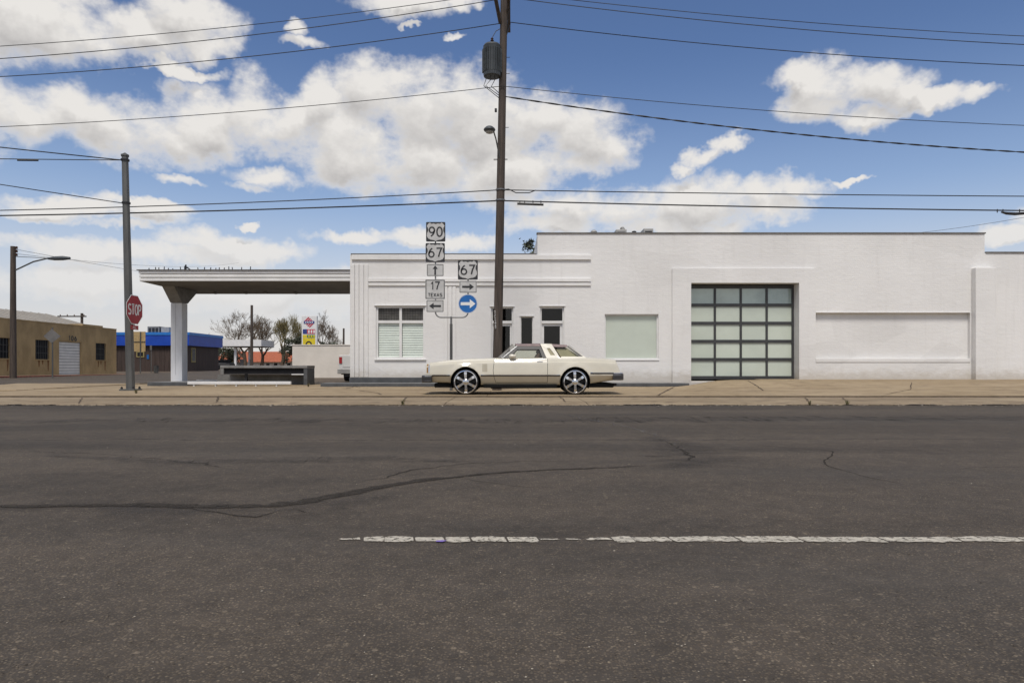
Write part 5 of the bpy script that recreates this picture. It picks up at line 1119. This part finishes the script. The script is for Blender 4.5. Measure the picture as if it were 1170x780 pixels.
MB().tube([(x,D,.2),(x,D,Z(357.8,D))], .13, 8).build('shaft', 'wood', o); MB().box(X(67,D), X(99.6,D), D-.2, D-.1, Z(362.2,D), Z(360.8,D)).build('crossarm', 'wood', o)
for px in (70,78,86,97): MB().lathe([(.04,0),(.06,.1),(.02,.16)], (X(px,D),D-.15,Z(360.8,D)), 'z', 8).build('insulator', 'porcelain', o)
for (px, py, D, lab, w_) in ((287.6,348.6,75.,'tall bare wooden post behind the grey counter',.17),(392.6,375,60.,'short dark post behind the cream wall',.10)):
    o = tag(MB().tube([(X(px,D),D,.2),(X(px,D),D,(.2+Z(py,D))/2),(X(px,D)+.01,D,Z(py,D))], [w_,w_*.9,w_*.8], 10).build('wooden_post', 'wood', origin=(X(px,D),D,.2)), lab, 'post')
pL = (X(15,44)+.2,44,Z(285,44))
tag(MB().tube(sagline(pL, (-30,110,Z(330,110)), 20, .8), .012, 5).build('phone_line', 'wire', origin=pL), 'faint wire running away from the lamp pole towards the canopy', 'wire')
pL2 = (X(15,44)+.2,44,Z(290,44))
tag(MB().tube(sagline(pL2, (-52,130,Z(300,130)), 20, .8), .012, 5).build('phone_line', 'wire', origin=pL2), 'lower faint wire from the lamp pole above the tan roof', 'wire')
# filling station price sign
D = 80.; gs = empty('price_sign', (X(353,D),D,.4), 'tall white price sign with a striped diamond and yellow panels', 'sign')
gx = lambda px: X(px,D); gz_ = lambda py: Z(py,D)
MB().box(gx(344.6), gx(362), D, D+.5, gz_(400), gz_(360.6)).build('cabinet', 'signwhite', gs, bevel=.03); MB().box(gx(346), gx(348.5), D+.1, D+.4, .3, gz_(400)).build('leg', 'polegrey', gs); MB().box(gx(358), gx(360.5), D+.1, D+.4, .3, gz_(400)).build('leg', 'polegrey', gs)
def gq(px0, px1, y0, y1, mat, name, d=.02): return MB().box(gx(px0), gx(px1), D-d, D-.003, gz_(y1), gz_(y0)).build(name, mat, gs)
gq(346,350.8,376,381.4,'logoblue','price_panel'); gq(351,360.2,376,381.4,'logored','price_panel'); gq(346,350.8,382.4,385.8,'yellow','price_panel'); gq(351,360.2,382.4,385.8,'green','price_panel'); gq(346,360.2,386.2,394.6,'yellow','advert_panel')
for px in (353,356,359): gq(px-.9,px+.9,377,380.4,'signwhite','price_digit',.03)
for px in (353,356,359): gq(px-.9,px+.9,383,385.2,'yellow','price_digit',.03)
tr_ = MB(); ribbon(tr_, arc(0,0,.30,.34,-10,190,16), .16, (gx(352.8),0,gz_(393.6)), UX, UZ, (0,D-.03,0)); tr_.build('advert_shape', 'signblack', gs)
for i, u in enumerate((-.75,-.38,0.,.38,.75)):                # diagonal bars clipped to a diamond
    c0, s0_, r_ = gx(353.2), gz_(368.1), .62; h_ = r_*(1-abs(u)*.15)*.92
    p = lambda a, b: (c0+(a-b)*r_*.72*1.0, D-.02, s0_+(a+b)*r_*.72)
    lo, hi = -.68+ (abs(u)>.6)*.06, .68-(abs(u)>.6)*.06
    MB().prism([p(hi,u*.9-.11),p(hi,u*.9+.11),p(lo,u*.9+.11),p(lo,u*.9-.11)], (0,.012,0)).build('logo_bar', 'logored', gs)
MB().box(c0-.62, c0+.62, D-.035, D-.022, s0_-.15, s0_+.15).build('logo_band', 'logoblue', gs); 
for i in range(5): MB().box(c0-.46+i*.2, c0-.34+i*.2, D-.042, D-.0355, s0_-.07, s0_+.07).build('logo_letter', 'signwhite', gs)
# far canopy, red-roofed row, bushes, trees
D = 110.; fc = empty('far_canopy', (X(275,D),D+3,.6), 'small white filling station canopy far behind the counter', 'canopy')
MB().box(X(251,D), X(298.5,D), D, D+6, Z(395.4,D), Z(388,D)).build('fascia', 'white', fc); MB().box(X(251,D)+.1, X(298.5,D)-.1, D+.1, D+5.9, Z(396,D), Z(395.4,D)-.005).build('soffit', 'soffit', fc)
for px in (265.8,273.8): MB().box(X(px-1.2,D), X(px+1.2,D), D+1+(px>270)*3, D+1.35+(px>270)*3, .4, Z(396,D)-.01).build('column', 'white', fc)
for px in (270,281): MB().box(X(px-1.5,D), X(px+1.5,D), D+2, D+2.5, .4, 2.2).build('fuel_pump', 'signback', fc, bevel=.03)
D = 140.; rr_ = empty('red_roofed_building', (X(290,D),D+5,.6), 'low white building with an orange tiled roof far behind', 'building')
MB().box(X(246,D), X(352,D), D, D+10, .4, Z(413,D)).build('wall', 'cream', rr_)
MB().add([(X(243,D),D-.8,Z(413.4,D)),(X(355,D),D-.8,Z(413.4,D)),(X(353,D),D+5,Z(401.6,D+5)),(X(245,D),D+5,Z(401.6,D+5)),(X(243,D),D+11,Z(413.4,D)),(X(355,D),D+11,Z(413.4,D))], [(0,1,2,3),(3,2,5,4),(0,3,4),(1,5,2)]).build('roof', 'orange', rr_)
for px in (299,306,315,330): MB().box(X(px-1.8,D), X(px+1.8,D), D-.03, D-.002, 1.1, Z(415,D)).build('window', 'dark', rr_)
def small_car(px, D, col, label):
    x = X(px,D); g = far(D)-.02; o = empty('far_parked_car', (x,D+1,g), label, 'car', 'cars parked by the blue building')
    MB().prism([(x-.9,D,g+.35),(x-.9,D,g+.85),(x-.88,D+1.1,g+.95),(x-.88,D+4.0,g+.95),(x-.9,D+4.4,g+.8),(x-.9,D+4.4,g+.35)], (1.8,0,0)).build('body', col, o, bevel=.06)
    MB().prism([(x-.75,D+.7,g+.93),(x-.68,D+1.3,g+1.42),(x-.68,D+2.8,g+1.44),(x-.75,D+3.5,g+.94)], (1.45,0,0)).build('cabin', 'dark', o, bevel=.05)
    for s in (-1, 1):
        MB().box(x+s*.7-.14, x+s*.7+.14, D-.02, D-.002, g+.6, g+.75).build('tail_lamp', 'redlens', o)
        for wy in (.8, 3.6): MB().lathe([(.2,s*.70),(.31,s*.70),(.31,s*.9),(.2,s*.91)], (x,D+wy,g+.31), 'x', 16).build('wheel', 'rubber', o, 40)
small_car(240.5, 96, M['signback'], 'silver car parked left beyond the blue building'); small_car(247.5, 98, M['darkmetal'], 'dark car parked right beyond the blue building')

def bare_tree(px, D, pytop, spread, label, mat, seed, depth=7, upright=.35):
    r = random.Random(seed); x = X(px,D); g = far(D)-.03; H = (Z(pytop,D)-g)*1.28
    o = empty('bare_tree', (x,D,g), label, 'tree', 'bare trees on the horizon'); tr_, cr = MB(), MB()
    def grow(p, d, l, rad, lev):
        n = 3; pts = [p]; rads = [rad]; q = p.copy(); dd = d.copy()
        for i in range(n):
            dd = (dd+Vector((r.uniform(-1,1),r.uniform(-1,1),r.uniform(-.5,1)))*.20+Vector((0,0,upright*.14))).normalized(); q = q+dd*l/n; pts.append(q.copy()); rads.append(max(.014, rad*(1-.35*(i+1)/n)))
        (tr_ if lev < 2 else cr).tube(pts, rads, 7 if lev < 2 else (4 if lev < 4 else 3), cap=False)
        if lev >= depth: return
        kids = 3 if lev < 4 else r.choice([2,3,3])
        for k in range(kids):
            ang = r.uniform(.30,.85)*spread; az_ = r.uniform(0,6.283); ax = dd.orthogonal().normalized(); ax.rotate(Matrix.Rotation(az_, 3, dd)); nd = dd.copy(); nd.rotate(Matrix.Rotation(ang, 3, ax))
            st = pts[r.choice([2,3])] if lev else pts[3-(k>1)]
            grow(st.copy(), nd, l*r.uniform(.66,.88), rads[-1]*r.uniform(.66,.9), lev+1)
    l0 = H/4.6; grow(Vector((x,D,g-.1)), Vector((0,0,1)), l0, H*.030, 0)
    tr_.build('trunk', 'bark', o, 60, merge=False); cr.build('crown', mat, o, merge=False)
bare_tree(280, 122, 353, 1.05, 'big spreading bare tree behind the tall wooden post', 'twig', 11)
bare_tree(322, 118, 359, .70, 'upright bare tree left of the price sign', 'budtwig', 5, 7, .9)
bare_tree(300, 126, 362, .95, 'bare tree between the big one and the upright one', 'twig', 9)
bare_tree(338, 120, 364, .75, 'budding bare tree touching the price sign', 'budtwig', 15, 7, .8)
bare_tree(371, 116, 361, 1.0, 'bare tree right of the price sign', 'twig', 21)
bare_tree(248, 130, 372, 1.0, 'small bare tree beside the end of the blue roof', 'twig', 31, 6)
def leafy(px, D, z0, z1, rad, n, label, seed, name='evergreen_bush'):
    r = random.Random(seed); x = X(px,D); g = far(D)-.05; o = empty(name, (x,D,g), label, 'tree' if name == 'evergreen_tree' else 'bush'); lf = MB(); tk_ = MB()
    tk_.tube([(x,D,g),(x+.1,D,g+(z1-g)*.5),(x,D,z1-.4)], [rad*.10,rad*.07,.03], 7)
    cl = [(Vector((r.uniform(-1,1),r.uniform(-1,1),r.uniform(-1,1)))) for _ in range(34)]
    cl = [Vector((x+c.x*rad*.8, D+c.y*rad*.8, lerp(z0,z1,.5+c.z*.42))) for c in cl]
    for c in cl[:12]: tk_.tube([(x,D,lerp(g,z1,.45)),c], [rad*.035,.012], 5)
    for i in range(n):
        c = r.choice(cl); d = Vector((r.gauss(0,1),r.gauss(0,1),r.gauss(0,1)))*rad*.115; p = c+d; s = r.uniform(.07,.16)*rad**.3
        u = Vector((r.gauss(0,1),r.gauss(0,1),r.gauss(0,1))).normalized(); v = u.orthogonal().normalized()
        lf.add([p-u*s, p+v*s*.5, p+u*s, p-v*s*.5], [(0,1,2,3)])
    tk_.build('trunk', 'bark', o, 60); lf.build('crown', 'leaf', o, merge=False)
leafy(337, 113, 1.5, Z(384,113), 2.3, 3500, 'dark evergreen bush left of the price sign', 3); leafy(372, 112, 2, Z(391,112), 2.2, 2500, 'low dark bush right of the price sign', 4); leafy(262, 125, 1, Z(397,125), 2.5, 2500, 'dark bush under the far white canopy', 6)
leafy(623, 50, 5.5, Z(276,50), 2.0, 5000, 'evergreen treetop peeping over the white building', 8, 'evergreen_tree')
def weed(px, py, D, label, seed, h=.12):
    r = random.Random(seed); x = X(px,D); z = gz(x,D); m_ = MB()
    for i in range(26):
        a = r.uniform(0,6.3); l = h*r.uniform(.5,1.1); q = r.uniform(.1,.9)*l; b = Vector((x+r.uniform(-.02,.02),D+r.uniform(-.02,.02),z-.003)); t = b+Vector((math.cos(a)*q,math.sin(a)*q,l)); n = Vector((-math.sin(a),math.cos(a),0))*.005; mid = b.lerp(t,.5)+Vector((0,0,l*.15))
        m_.add([b-n,b+n,mid+n*1.2,t,mid-n*1.2], [(0,1,2,4),(4,2,3)])
    tag(m_.build('weed', 'weed', origin=(x,D,z), merge=False), label, 'weed')
weed(155.5,448,19.2,'small weed on the pavement in front of the grey pole',1,.13); weed(352,443,24.8,'weed at the foot of the grey counter leg',2,.14); weed(925,462,14.62,'dry weed in the gutter below the garage door',3,.10); weed(968,462,14.6,'dry weed in the gutter below the recessed panel',4,.12); weed(460,461,14.7,'dry weed in the gutter below the car nose',5,.12)
